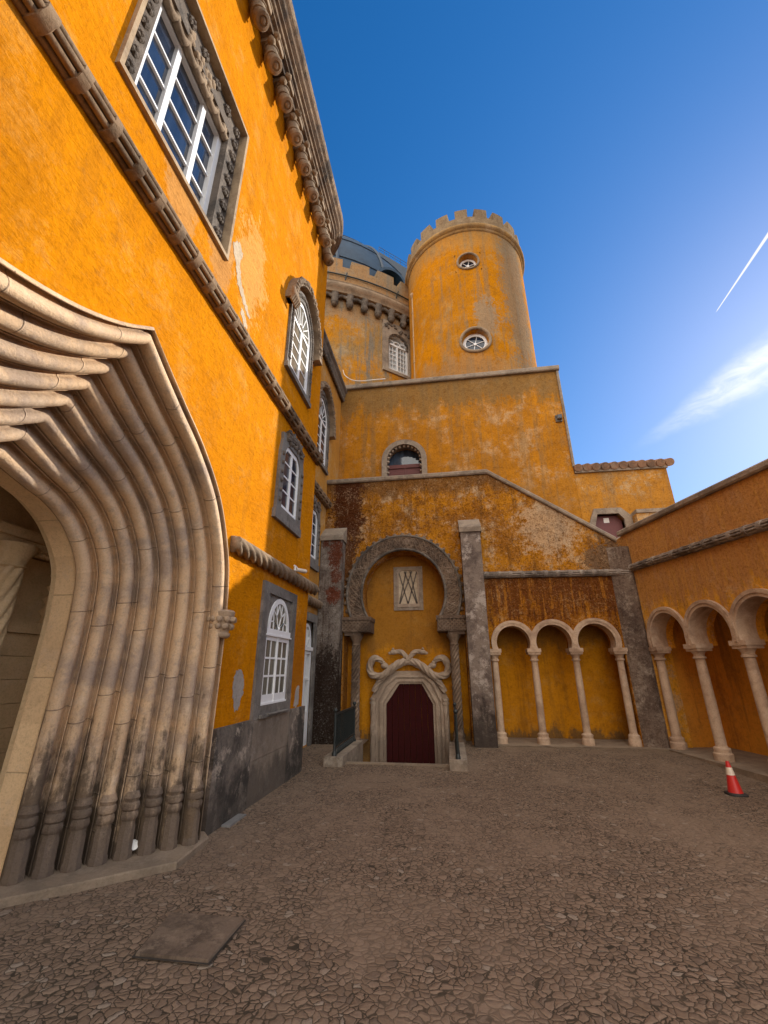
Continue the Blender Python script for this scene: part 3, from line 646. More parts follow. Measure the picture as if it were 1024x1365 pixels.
def great_window():
    F = WA; mb = MB()
    mb.prism(F, rect(1.74, 3.68, 6.54, 9.06), -.215, .05, holes=[rect(1.785, 3.635, 6.595, 9.015)])
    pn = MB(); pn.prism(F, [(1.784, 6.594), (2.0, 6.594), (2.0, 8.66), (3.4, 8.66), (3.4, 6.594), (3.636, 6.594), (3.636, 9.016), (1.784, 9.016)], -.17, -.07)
    mb.prism(F, rect(1.85, 3.57, 6.645, 8.9), -.3, -.221, holes=[rect(2.0, 3.42, 6.72, 8.62)])
    wn = window_part(wing, mb, M_tanw); pn.build('shade_toned_rosette_panel', M_carve, wn)  # the panel's dark stone stands in for the shade of a deeper recess
    def rosette(b_, y, z):
        for i in range(6): th = i * pi / 3; b_.lump(F.p(y + .042 * math.cos(th), z + .042 * math.sin(th), -.055), .034, (.9, 1, 1), .3, 1)
        b_.lump(F.p(y, z, -.035), .03, jit=.1, sub=1)
    for y, z in [(3.53, 6.88 + .253 * k) for k in range(9)] + [(1.89, 6.88 + .253 * k) for k in range(9)] + [(2.1 + .29 * k, 8.9) for k in range(5)]:
        rs = MB(); rosette(rs, y, z); rs.build('rosette', M_carve, wn)
    sc = MB()                                                      # scalloped head hanging in front of the lights
    for c0_, w_ in ((2.14, .1), (2.34, .115), (2.56, .12), (2.71, .1), (2.86, .1), (3.0, .12), (3.22, .115), (3.37, .08)):
        sc.tube([F.p(c0_ + w_ * math.cos(t), 8.66 - .10 * (1 - abs(c0_ - 2.71) * 1.0) * 0 - .12 * math.sin(t), -.12) for t in np.linspace(0, pi, 9)], .05, 8)
    for i in range(16): sc.lump(F.p(2.71 + random.uniform(-.3, .3), 8.74 + random.uniform(-.07, .07), -.09), .06, (.8, 1, 1), .6, 1)
    sc.prism(F, rect(2.0, 3.4, 8.64, 8.80), -.16, -.1)
    sc.build('scalloped_head', M_tan, wn, smooth=True, angle=60)
    f = MB(); f.prism(F, rect(2.0, 3.42, 6.72, 8.62), -.25, -.17, holes=[rect(2.1, 3.32, 6.90, 8.52)])
    for y in (2.46, 3.0): f.box(F, y - .035, y + .035, 6.88, 8.52, -.24, -.185)
    for b in (7.28, 7.68, 8.1): f.box(F, 2.1, 3.32, b - .014, b + .014, -.24, -.205)
    f.build('frame', M_white, wn)
    g = MB(); g.box(F, 2.05, 3.37, 6.81, 8.59, -.31, -.238); g.build('pane', M_gl, wn)
great_window()
# white french door of the recessed block
F = WB; mb = MB(); mb.prism(F, [(8.96, .02), (9.12, .02), (9.12, 2.62), (9.86, 2.62), (9.86, .02), (10.02, .02), (10.02, 2.8), (8.96, 2.8)], -.05, .05)
mb.prism(F, rect(9.12, 9.86, 2.0, 2.62), -.1, -.04, holes=[[(9.17, 2.05), (9.81, 2.05)] + arc(9.49, 2.05, .32, 0, 180, 16, .5)[1:-1]])
dr = mb.build('french_door', M_grey, wing)
mb = MB(); mb.ring(F, arc(9.49, 2.07, .33, 0, 180, 20, .5), arc(9.49, 2.07, .27, 0, 180, 20, .43), -.1, -.01); mb.box(F, 9.12, 9.86, 1.99, 2.07, -.1, .02)
mb.prism(F, rect(9.13, 9.85, .1, 1.99), -.1, -.01, holes=[rect(9.2, 9.46, .75, 1.92), rect(9.52, 9.78, .75, 1.92)]); mb.box(F, 9.2, 9.78, 1.38, 1.42, -.08, -.02)
for a0 in (9.21, 9.53): mb.box(F, a0, a0 + .24, .2, .65, -.01, .006)
for k in range(5): th = R(30 + 30 * k); mb.bar(F, (9.49, 2.07), (9.49 + .3 * math.cos(th), 2.07 + .45 * math.sin(th)), .02, -.09, -.03)
mb.build('frame', M_white, dr)
mb = MB(); mb.box(F, 9.13, 9.85, .7, 2.6, -.17, -.105); mb.build('pane', M_gl, dr)

# ------------------------------------------------------------------ the ribbed portal
def portal():
    root = MB()                                                   # plain soffit band behind the ribs, carried straight into the wall
    n = len(Im); XO, XI = 0.10, -.95                              # c of outer and inner ends, relative to the wall face
    Oi = [(p.x, p.y) for p in Im]
    k0 = len(root.v)
    for c in (-.95, -.99, -1.19):
        sh = 0 if c > -.97 else .025
        L = 0
        for i, p in enumerate(Im):
            if i: L += (p - Im[i - 1]).length
            d = (Om[i] - Im[i]).normalized()
            root.s[len(root.v)] = L; root.v.append(WA.p(p.x + d.x * sh, p.y + d.y * sh, c))
    for r_ in range(2):
        for i in range(n - 1):
            a = k0 + r_ * n + i; root.f.append((a, a + 1, a + n + 1, a + n))
    pr = root.build('portal', M_portal_in, wing, smooth=True, angle=30, recalc=False)
    K = 8; prof = [(0, .014), (.015, .026), (.045, .026), (.06, .010)]
    for j in range(1, 8): u_ = .06 + .22 * j / 8; prof.append((u_, .006 - .05 * math.sin(pi * j / 8)))
    for j in range(17): th = pi * j / 16; prof.append((.63 - .35 * math.cos(th), -.004 + .098 * math.sin(th)))
    prof += [(.985, -.004), (1., .014)]
    for k in range(K):
        mb = MB(); m_ = len(prof)
        L = random.random() * .6
        for i in range(n):
            o_, i_ = Om[i], Im[i]
            if i: L += ((o_ - Om[i - 1]).length + (i_ - Im[i - 1]).length) / 2 * 1.0
            d2 = (i_ - o_); inn = d2.normalized()
            e = Vector((d2.length, XI - XO)); nr = Vector((-(XI - XO), d2.length)).normalized()   # (inward, outward-from-wall)
            for u_, b_ in prof:
                t = (k + u_) / K
                bb = b_ * (1.3 if k == 0 else 1.0)
                p = o_ + d2 * t + inn * nr.x * bb
                mb.s[len(mb.v)] = L; mb.v.append(WA.p(p.x, p.y, XO + (XI - XO) * t + nr.y * bb))
        for i in range(n - 1):
            for j in range(m_ - 1):
                a = i * m_ + j; mb.f.append((a, a + 1, a + m_ + 1, a + m_))
        if k == 0:                                               # outer return of the label moulding to the wall face
            kk = len(mb.v)
            for i in range(n):
                o_ = Om[i]; inn = (Im[i] - o_).normalized(); q = o_ - inn * .02
                mb.v += [WA.p(q.x, q.y, .10), WA.p(o_.x - inn.x * .05, o_.y - inn.y * .05, -.01)]
            for i in range(n - 1):
                mb.f.append((i * m_, (i + 1) * m_, kk + 2 * (i + 1), kk + 2 * i)); mb.f.append((kk + 2 * i, kk + 2 * (i + 1), kk + 2 * i + 3, kk + 2 * i + 1))
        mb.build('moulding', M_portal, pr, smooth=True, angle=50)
        for end in (0, -1):                                      # moulded base under each roll
            t = (k + .63) / K; p = Om[end] + (Im[end] - Om[end]) * t; c = XO + (XI - XO) * t + .05; p = p + (Im[end] - Om[end]).normalized() * .03
            b = MB(); b.lathe(WA.p(p.x, .055, c), [(.076, 0), (.076, .05), (.068, .065), (.066, .24), (.058, .255), (.058, .285), (.07, .30), (.075, .325), (.07, .35), (.06, .36)], 8, rot=R(22.5))
            b.lathe(WA.p(p.x, .415, c), [(.058, 0), (.07, .012), (.076, .035), (.07, .06), (.058, .07), (.062, .085), (.07, .1), (.06, .125), (.05, .15)], 20)
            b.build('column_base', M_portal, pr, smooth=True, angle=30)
    for sgn, end in ((1, 0), (-1, -1)):
        p = Om[end] + (Im[end] - Om[end]) * (.40 / K); c = XO - .02
        b = MB(); b.lathe(WA.p(p.x, 1.93, c), [(.085, 0), (.105, .02), (.105, .045), (.085, .06), (.09, .08), (.11, .2), (.13, .24), (.135, .28), (.115, .3)], 20)
        for r_, z_, nn in ((.115, .12, 9), (.13, .2, 10)):
            for i in range(nn): th = 2 * pi * i / nn; b.lump(WA.p(p.x + r_ * math.sin(th), 1.93 + z_, c + r_ * math.cos(th)), .036, (1, 1, 1.1), .4, 1)
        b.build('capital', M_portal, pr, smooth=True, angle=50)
    # vestibule behind
    v = MB(); n0 = []
    v.wbox(-9, -3.1001, -3.6, -3.4, 0, 4.3); v.wbox(-9, -3.86, 5.35, 5.6, 0, 4.3); v.wbox(-9.2, -9, -3.6, -1.6, 0, 4.3); v.wbox(-9.2, -9, 3.4, 5.6, 0, 4.3); v.wbox(-9.2, -9, -1.6, 3.4, 3.6, 4.3); v.wbox(-9.2, -3.1001, -3.6, 5.6, 4.3, 4.45)
    inner = [(p.x + (o.x - p.x) * .08, p.y + (o.y - p.y) * .08) for p, o in zip(Im, Om)]
    v.prism(WA, [(-3.4, 0.), (inner[-1][0] - .03, 0.)] + [(a - .0, b + .0) for a, b in reversed(inner)] + [(inner[0][0] + .03, 0.), (5.35, 0.), (5.35, 4.3), (-3.4, 4.3)], -1.3, -1.17)
    v.build('vestibule_wall', M_vest, pr)
    v = MB(); v.wbox(-9, -3.9, -3, 5.3, -.2, .02); v.build('vestibule_floor', M_step, pr)
    q = MB()
    for k in range(8): q.wbox(-5.3, -4.6, 4.0, 4.42, .1 + .235 * k, .1 + .235 * k + .229)
    q.wbox(-5.32, -4.55, 3.93, 4.49, 1.98, 2.04); q.wbox(-5.32, -4.58, 3.96, 4.46, 2.04, 2.1)
    wav = [(4.05, 2.1)] + [(4.38 + .045 * abs(math.sin(i * pi / 6)) * 1.6 - .02 + .05 * (i / 30), 2.1 + .7 * i / 30) for i in range(31)] + [(4.05, 2.8)]
    q.prism(Fr((0, 0, 0), (0, 1, 0), (1, 0, 0)), wav, -5.2, -4.68)
    q.wbox(-5.4, -4.4, 3.4, 4.5, 2.82, 2.9); q.wbox(-5.42, -4.35, 3.3, 4.55, 2.9, 3.0); q.wbox(-5.4, -4.5, 3.0, 5.3, 3.0, 4.3)
    for i in range(12): q.lump((-4.42, 3.45 + .07 * i, 2.79), .03, jit=.05, sub=1)
    q.build('vestibule_pier', M_vest, pr)
    q = MB(); q.tube([(-4.45, 3.70, .1 + .02 * i) for i in range(126)], .125, 36, lobes=7, amp=.3, twist=24)
    q.lathe((-4.45, 3.70, 2.58), [(.12, 0), (.15, .02), (.13, .05), (.16, .14), (.2, .2), (.2, .25)], 24)
    q.build('twisted_column', M_vest, pr, smooth=True, angle=60)
portal()
mb = MB(); mb.prism(Fr((0, 0, 0), (1, 0, 0), (0, 0, 1)), [(0, 0), (1, 0), (1, 1)], 0, .1) if False else None
mb.add([(-2.36, 4.86, -.05), (-2.36, -2.6, -.05), (-3.9, -2.6, -.05), (-3.9, 4.86, -.05)], [])
def flat_slab(poly, z0, z1, name, mat, parent=None, bevel=.015):
    mb = MB(); n = len(poly); c = Vector((sum(p[0] for p in poly) / n, sum(p[1] for p in poly) / n))
    q = [(p[0] + (c.x - p[0]) * bevel, p[1] + (c.y - p[1]) * bevel) for p in poly]
    vs = [(x, y, z0) for x, y in poly] + [(x, y, z1 - bevel) for x, y in poly] + [(x, y, z1) for x, y in q]
    fs = [(i, (i + 1) % n, n + (i + 1) % n, n + i) for i in range(n)] + [(n + i, n + (i + 1) % n, 2 * n + (i + 1) % n, 2 * n + i) for i in range(n)] + [tuple(2 * n + i for i in range(n))]
    mb.add(vs, fs); return mb.build(name, mat, parent, recalc=True)
o = flat_slab([(-2.44, 4.74), (-2.62, 4.95), (-4.4, 4.95), (-4.4, 2.35), (-3.9, 2.85), (-3.29, 3.38), (-2.75, 3.86), (-2.40, 4.15)], -.05, .058, 'stone_step', M_step, None, .012); o['kind'] = 'structure'

# ------------------------------------------------------------------ STAIR WALL (back of the courtyard)
BY = 10.45; WS = Fr((0, BY, 0), (1, 0, 0), (0, -1, 0))
stair = thing('stair_wall', 'weathered ochre wall with horseshoe arch over the dark red door and a sloping coping', 'wall', (0, BY, 0))
HX = -1.04
def horseshoe(cx, cz, rx, rz, zb, n=30):
    """open polyline from right springing over the crown to left springing"""
    a = math.degrees(math.asin((cz - zb) / rz)); return arc(cx, cz, rx, -a, 180 + a, n, rz)
inn = horseshoe(HX, 3.36, 1.0, 1.06, 2.76, 40)
door_notch = [(.40, -.9), (.40, 2.44)] + [(inn[0][0], 2.44)] + inn + [(inn[-1][0], 2.44), (-2.50, 2.44), (-2.50, -.9)]
AX = [1.03, 1.90, 2.80, 3.72]
def arcade_hole(x0, x1, zb=.1):
    cx = (x0 + x1) / 2; hw = (x1 - x0) / 2 - .095; r = hw + .035
    h = horseshoe(cx, 2.16, r, r, 2.0, 22); return cx, r, [(x0 + .02 + .07, zb), (x1 - .02 - .07, zb), (x1 - .09, 1.93)] + h + [(x0 + .09, 1.93)]
outer = [(-3.1, -.9)] + list(reversed(door_notch)) + [(.98, -.9), (.98, .1)]
sl = lambda x: 6.42 + (4.42 - 6.42) * (x - 1.23) / (4.1 - 1.23)
# upper and lower fields carry different weathering, so the wall is three pieces that butt together
lowA = [(-3.1, -.9)] + list(reversed(door_notch)) + [(.92, -.9), (.92, 6.42), (-3.1, 6.42)]
mb = MB(); mb.prism(WS, lowA, -.5, 0); mb.prism(WS, [(.921, 3.72), (4.35, 3.72), (4.35, sl(4.35)), (1.23, 6.42), (.921, 6.42)], -.5, 0)
mb.build('wall', M_stair, stair)
mb = MB(); holes = [arcade_hole(AX[i], AX[i + 1])[2] for i in range(3)]
def arcade_poly(x_l, x_r, xs, hs, top):
    p = [(x_l, .05), (xs[0] - .1, .05), (xs[0] - .1, 2.0)]
    for h in hs: p += list(reversed(h[3:-1]))
    return p + [(xs[-1] + .1, 2.0), (xs[-1] + .1, .05), (x_r, .05)] + top
poly = arcade_poly(.921, 4.35, AX, holes, [(4.35, 3.719), (.921, 3.719)])
mb.prism(WS, poly, -.42, -.001); mb.build('arcade_wall', M_rust, stair)
# recesses behind
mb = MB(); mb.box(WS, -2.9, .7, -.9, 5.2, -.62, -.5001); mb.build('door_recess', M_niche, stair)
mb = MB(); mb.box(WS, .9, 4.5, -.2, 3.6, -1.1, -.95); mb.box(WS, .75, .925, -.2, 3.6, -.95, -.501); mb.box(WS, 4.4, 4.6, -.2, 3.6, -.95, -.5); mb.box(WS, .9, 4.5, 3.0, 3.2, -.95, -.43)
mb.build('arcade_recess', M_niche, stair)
# coping
def coping(parent, F, pts, wd0=-.55, wd1=.07, th=.13, mat=None, name='coping'):
    mb = MB(); P = [F.p(a, b, 0) for a, b in pts]
    prof = [(wd0, 0), (wd0, th), (wd1 - .03, th), (wd1, th - .03), (wd1, .03), (wd1 - .02, 0)]
    for i, q in enumerate(P):
        for c, h in prof: mb.v.append(q + F.n * c + Vector((0, 0, h)))
    m_ = len(prof)
    for i in range(len(P) - 1):
        for j in range(m_): a = i * m_ + j; b = i * m_ + (j + 1) % m_; mb.f.append((a, b, b + m_, a + m_))
    mb.f.append(tuple(range(m_))); mb.f.append(tuple((len(P) - 1) * m_ + j for j in range(m_)))
    return mb.build(name, mat or M_cope, parent, recalc=True)
coping(stair, WS, [(-3.1, 6.40), (-1.2, 6.405), (.2, 6.41), (1.23, 6.42), (2.6, sl(2.6)), (4.08, sl(4.08) - .01)])
# buttresses with sloping caps
def buttress(x0, x1, zt, mat):
    b = MB(); b.box(WS, x0, x1, -.2, zt - .28, .0015, .36)
    o = b.build('buttress', mat, stair)
    c = MB(); c.add([WS.p(x0 - .03, zt - .28, .40), WS.p(x1 + .03, zt - .28, .40), WS.p(x1 + .03, zt - .16, .40), WS.p(x0 - .03, zt - .16, .40), WS.p(x0 - .03, zt - .28, .001), WS.p(x1 + .03, zt - .28, .001), WS.p(x1 + .03, zt + .16, .001), WS.p(x0 - .03, zt + .16, .001)],
                    [(0, 1, 2, 3), (3, 2, 6, 7), (0, 3, 7, 4), (1, 5, 6, 2), (0, 4, 5, 1)])
    c.build('cap', M_cope, o)
buttress(-3.08, -2.53, 4.96, M_buttl); buttress(.43, .90, 5.02, M_butt)
# horseshoe archivolt with carved relief
def archivolt():
    out = horseshoe(HX, 3.36, 1.42, 1.47, 2.76, 60); ins = horseshoe(HX, 3.36, 1.01, 1.07, 2.76, 60)
    mb = MB(); mb.ring(WS, out, ins, -.2, .06)
    o = mb.build('horseshoe_arch', M_carvebr, stair)
    mid = lambda t, i: (out[i][0] + (ins[i][0] - out[i][0]) * t, out[i][1] + (ins[i][1] - out[i][1]) * t)
    e = MB()
    for t in (.06, .94): e.tube([WS.p(*mid(t, i), .065) for i in range(61)], .035, 8)
    e.build('edge_roll', M_carve, o, smooth=True, angle=80)
    s_ = MB()
    for i in range(61):                                          # scalloped outer fringe
        if i % 2 == 0: p = mid(-.05, i); s_.lump(WS.p(*p, .03), .06, (1, .6, 1), .2, 1)
    for w_ in (-1, 1):                                           # interlaced ribbons and leaf knots between them
        for ph in (0, pi / 2): s_.tube([WS.p(*mid_f(mid, .5 + .35 * w_ * math.sin(i * .25 * .9 + ph), i / 4), .068) for i in range(241)], .014, 5)
        s_.tube([WS.p(*mid_f(mid, .5 + .2 * w_ * math.cos(i * .125 * 3.1), i / 8), .066) for i in range(481)], .010, 5)
    for i in range(420):
        p = mid_f(mid, random.uniform(.12, .88), random.uniform(0, 60)); s_.lump(WS.p(*p, .058), random.uniform(.012, .024), (1, 1, 1), .6, 1)
    s_.build('carved_relief', M_relief, o, smooth=True, angle=60)
def mid_f(mid, t, x):
    i = min(int(x), 59); f = x - i; a, b = mid(t, i), mid(t, i + 1); return (a[0] + (b[0] - a[0]) * f, a[1] + (b[1] - a[1]) * f)
archivolt()
for sx in (-1, 1):
    xc = HX + sx * 1.235
    xi, xo = sorted((HX + sx * .80, HX + sx * 1.50)); mb = MB(); mb.box(WS, xi, xo, 2.435, 2.74, -.495, .1); mb.box(WS, xi - .02, xo + .02, 2.70, 2.79, -.497, .125); mb.box(WS, xc - .2, xc + .2, 2.36, 2.44, -.3, .06)
    o = mb.build('impost_block', M_carvebr, stair)
    c = MB()
    for i in range(7):
        for j in range(3):
            a = xi + .06 + .097 * i; b = 2.5 + .09 * j
            c.ring(WS, arc(a, b, .045, 0, 360, 10), arc(a, b, .026, 0, 360, 10), .1, .125)
    c.build('carved_relief', M_relief, o)
    xs_ = HX + sx * 1.17
    mb = MB(); n = 220; mb.tube([WS.p(xs_, .32 + 1.82 * i / n, -.08) for i in range(n + 1)], .088, 36, lobes=6, amp=.5, twist=52)
    mb.lathe(WS.p(xs_, -.75, -.08), [(.16, 0), (.16, .75), (.15, .78), (.15, .88), (.13, .9), (.12, .95), (.135, .98), (.12, 1.02), (.1, 1.08)], 16)
    mb.lathe(WS.p(xs_, 2.12, -.08), [(.085, 0), (.11, .02), (.09, .05), (.1, .1), (.15, .2), (.17, .25)], 16, lobes=8, amp=.06)
    mb.build('spiral_column', M_relief, stair, smooth=True, angle=60)
# blind niche window
mb = MB(); NZ = WS.off(-.5)
mb.prism(NZ, rect(-1.33, -.58, 3.0, 4.12), .0, .03, holes=[[(-1.23, 3.08), (-.68, 3.08), (-.68, 3.92)] + arc(-.80, 3.92, .12, 0, 90, 6)[1:] + arc(-1.11, 3.92, .12, 90, 180, 6)])
o = mb.build('blind_window', M_cope, stair)
nb = [(-1.23, 3.08), (-.68, 3.08), (-.68, 3.92)] + arc(-.80, 3.92, .12, 0, 90, 6)[1:] + arc(-1.11, 3.92, .12, 90, 180, 6)
def shrink(pl, s):
    cx = sum(p[0] for p in pl) / len(pl); cy = sum(p[1] for p in pl) / len(pl); return [(cx + (p[0] - cx) * s, cy + (p[1] - cy) * s) for p in pl]
mb = MB(); mb.ring(NZ, nb, shrink(nb, .90), .0, .05, close=True); mb.build('frame', M_door_st, o)
mb = MB(); mb.prism(NZ, nb, .001, .006); mb.build('panel', M_bare, o)
mb = MB()
for x0, x1 in ((-1.2, -.85), (-1.2, -1.0), (-.98, -.72), (-.72, -1.05), (-.72, -.9), (-.95, -1.2)): mb.bar(NZ, (x0, 3.1), (x1, 4.0), .03, .006, .02)
mb.build('lattice', M_carve, o)
# dark red door with serpent surround
DN = WS.off(-.5)
dp = [(-1.53, -.75), (-.43, -.75), (-.43, .83), (-.68, 1.27), (-1.21, 1.27), (-1.53, .83)]
mb = MB()
for k in range(8):
    a0, a1 = -1.53 + .1375 * k + .004, -1.53 + .1375 * (k + 1) - .004
    top = lambda a: min(1.27, .83 + (a + 1.53) * (.44 / .32), .83 + (-.43 - a) * (.44 / .25))
    pts = [(a0, -.75), (a1, -.75), (a1, top(a1))] + ([(x, 1.27) for x in (-.68, -1.21) if a0 < x < a1]) + [(a0, top(a0))]
    mb.prism(DN, pts, .0, .05 + .006 * (k % 2))
mb.build('door', M_redwood, stair)
sur_o = [(-1.90, -.75), (-1.90, .95), (-1.62, 1.46), (-1.36, 1.56), (-.53, 1.56), (-.30, 1.46), (-.07, .95), (-.07, -.75)]
def lerp2(A_, B_, t): return [(a[0] + (b[0] - a[0]) * t, a[1] + (b[1] - a[1]) * t) for a, b in zip(A_, B_)]
sur_i = [(-1.53, -.75), (-1.53, .83), (-1.40, 1.0), (-1.21, 1.27), (-.68, 1.27), (-.56, 1.06), (-.43, .83), (-.43, -.75)]
mb = MB()
for k, (t0, t1, c) in enumerate(((0, .34, .10), (.34, .5, .16), (.5, .62, .11), (.62, .82, .15), (.82, 1, .09))): mb.ring(DN, lerp2(sur_o, sur_i, t0), lerp2(sur_o, sur_i, t1), .0, c)
sur = mb.build('door_surround', M_door_st, stair)
mb = MB()
for x in (-1.83, -.14): 
    mb.tube([DN.p(x, -.75 + .02 * i, .14) for i in range(86)], .062, 18, lobes=4, amp=.3, twist=16)
    for zc in (.86, .94): mb.tube([DN.p(x, zc - .025, .14), DN.p(x, zc + .025, .14)], .085, 14)
mb.build('twisted_shaft', M_door_st, sur, smooth=True, angle=60)
XM = -.98
def serpent(s_):
    """one of two entwined serpents: curled head, body along the lintel, looped tail end"""
    mb = MB()
    ctl = [(.62, 1.72, .16), (.66, 1.80, .2), (.78, 1.85, .2), (.88, 1.80, .18), (.94, 1.66, .16), (.90, 1.50, .16), (.74, 1.44, .18), (.58, 1.47, .22), (.42, 1.60, .24), (.25, 1.72, .22), (.06, 1.78, .16), (-.14, 1.74, .15), (-.32, 1.64, .19), (-.5, 1.5, .2), (-.7, 1.33, .16), (-.84, 1.1, .14)]
    P = [DN.p(XM + s_ * a, b, c) for a, b, c in ctl]; P = spline(P, 18)
    mb.tube(P, lambda t: .038 + .036 * min(1, t * 6) * (1 - .4 * max(0, t - .6) / .4), 24, lobes=5, amp=.42, twist=34 * s_)
    h = DN.p(XM + s_ * .575, 1.68, .18); mb.lump(h, .085, (1.1, 1, .8), .2); mb.lump(DN.p(XM + s_ * .5, 1.645, .2), .06, (1.2, .9, .7), .2); mb.lump(DN.p(XM + s_ * .6, 1.75, .2), .045, jit=.2)
    return mb.build('serpent', M_door_st, sur, smooth=True, angle=70)
serpent(1); serpent(-1)
mb = MB()
for s_ in (-1, 1):
    P = spline([DN.p(XM + s_ * a, b, c) for a, b, c in ((.0, 1.76, .14), (.03, 1.84, .17), (.10, 1.94, .18), (.2, 2.0, .18), (.32, 1.99, .19))], 8)
    mb.tube(P, lambda t: .06 - .012 * t, 18, lobes=4, amp=.36, twist=34)
    mb.lump(DN.p(XM + s_ * .35, 1.985, .2), .075, (1.25, 1, .8), .25); mb.lump(DN.p(XM + s_ * .43, 1.96, .2), .045, (1.2, 1, .8), .2); mb.lump(DN.p(XM + s_ * .36, 2.06, .2), .03, jit=.2)
mb.build('finial', M_door_st, sur, smooth=True, angle=70)
# arcade string course, columns and arches
def shrinkless(pl, cx, k): return [(cx + (a - cx) * k, 2.16 + (b - 2.16) * k) for a, b in pl]
def arcade(parent, F, xs, colmat, zf=.1, k=1.):
    for x in xs:
        o = Vector(F.p(x, zf, -.1)); mb = MB()
        sc = lambda p: [(r_ * k * (1 + .02 * math.sin(x * 37 + i_)), z_) for i_, (r_, z_) in enumerate(p)]
        mb.lathe(o, sc([(.115, 0), (.115, .11), (.1, .13), (.1, .16), (.105, .18), (.1, .2), (.075, .215), (.068, .235)]), 20)
        mb.lathe(o, sc([(.068, .23), (.069, .8), (.066, 1.3), (.062, 1.68)]), 20)
        mb.lathe(o, sc([(.062, 1.66), (.085, 1.67), (.085, 1.70), (.068, 1.71), (.074, 1.75), (.09, 1.78), (.1, 1.80), (.095, 1.82), (.11, 1.84), (.11, 1.87)]), 20)
        c = mb.build('column', colmat, parent, smooth=True, angle=40)
        mb = MB(); mb.box(F, x - .135 * k, x + .135 * k, zf + 1.85, zf + 1.93, -.28, .04); mb.box(F, x - .12 * k, x + .12 * k, zf + 1.80, zf + 1.85, -.26, .02); mb.build('abacus', colmat, c)
    for ia, (x0, x1) in enumerate(zip(xs[:-1], xs[1:])):
        e_ = .004 * (ia % 2); cx, r, _ = arcade_hole(x0, x1); mb = MB(); wv = (x1 - x0) / 2 - r + .02; wv = max(wv, .085) + .03
        out, ins = horseshoe(cx, 2.16, r + wv, r + wv, zf + 1.92, 30), horseshoe(cx, 2.16, r - .005, r - .005, zf + 1.86, 30)
        mb.ring(F, out, ins, -.30 - e_, .035 + e_)
        a = horseshoe(cx, 2.16, r + wv * .45, r + wv * .45, zf + 1.9, 30); mb.ring(F, shrinkless(out, cx, .997), a, .03 + e_, .05 + e_)
        mb.build('arch', colmat, parent, smooth=True, angle=40)
arcade(stair, WS, AX, M_col, k=1.1)
bundle(stair, WS, .93, 4.2, (3.73, 3.69), .082, 1.0, .27, M_stringd, 'string_course', .03)
# corner pier
mb = MB(); mb.prism(Fr((0, 0, 0), (1, 0, 0), (0, 0, 1)), [], 0, 0) if False else None
pts = [(3.835, 10.443), (3.90, 10.41), (4.16, 10.36), (4.262, 10.36), (4.5, 10.5), (4.5, 10.75), (3.835, 10.75)]
def vprism(pts, z0, z1, zs=None):
    mb = MB(); n = len(pts); mb.add([(x, y, z0) for x, y in pts] + [(x, y, (zs[i] if zs else z1)) for i, (x, y) in enumerate(pts)], [(i, (i + 1) % n, n + (i + 1) % n, n + i) for i in range(n)] + [tuple(n + i for i in range(n))]); return mb
vprism(pts, -.2, 4.3).build('corner_pier', M_pier, stair, recalc=True)

# ------------------------------------------------------------------ RIGHT ARCADE WALL
uR = Vector((.17, -1, 0)).normalized(); WR = Fr((4.33, 10.30, 0), uR, (-uR.y * -1 * -1, 0, 0)); WR.n = Vector((uR.y, -uR.x, 0)).normalized()
right = thing('arcade_wall', 'rust stained ochre wall with pale horseshoe arcade running towards the viewer, at right', 'wall', (4.5, 9, 0))
XR = [0.02, 1.19, 2.30, 3.42, 4.54, 5.66]
mb = MB(); poly = [(-.6, .05)]; hs = [arcade_hole(XR[i], XR[i + 1])[2] for i in range(5)]
rz = lambda u: 4.62 - .045 * u
poly = arcade_poly(-.6, 9, XR, hs, [(9, rz(9)), (-.1, rz(-.1)), (-.6, rz(-.1) - .05)])
mb.prism(WR, poly, -.45, 0); mb.build('wall', M_right, right)
mb = MB(); mb.box(WR, -.5, 9, -.2, 4.1, -1.35, -1.2); mb.box(WR, -.5, -.12, -.2, 3.6, -1.2, -.451); mb.box(WR, -.5, 9, 3.0, 3.2, -1.2, -.46)
mb.build('arcade_recess', plaster('right_recess_ochre', (.66, .29, .04), (.44, .18, .035), (.46, .27, .10), .6, .3, (.15, .08, .03), .4, .25), right)
arcade(right, WR, XR, M_col, k=1.28)
coping(right, WR, [(-.35, rz(-.35) - .02), (2, rz(2)), (5, rz(5)), (9, rz(9))], -.5, .07, .13)
bundle(right, WR, -.22, 8.8, (3.79, 3.45), .085, -.1, .29, M_stringd, 'string_course', .03)
# ledge under both arcades
o = flat_slab([(.92, 10.26), (3.9, 10.26), (4.17, 10.17)] + [tuple(WR.p(u, 0, .16).xy) for u in (.1, 3, 6, 9)] + [tuple(WR.p(u, 0, -1.2).xy) for u in (9, -.4)] + [(4.5, 11.5), (.92, 11.5)], -.1, .1, 'arcade_ledge', M_step, None, .006); o['kind'] = 'structure'

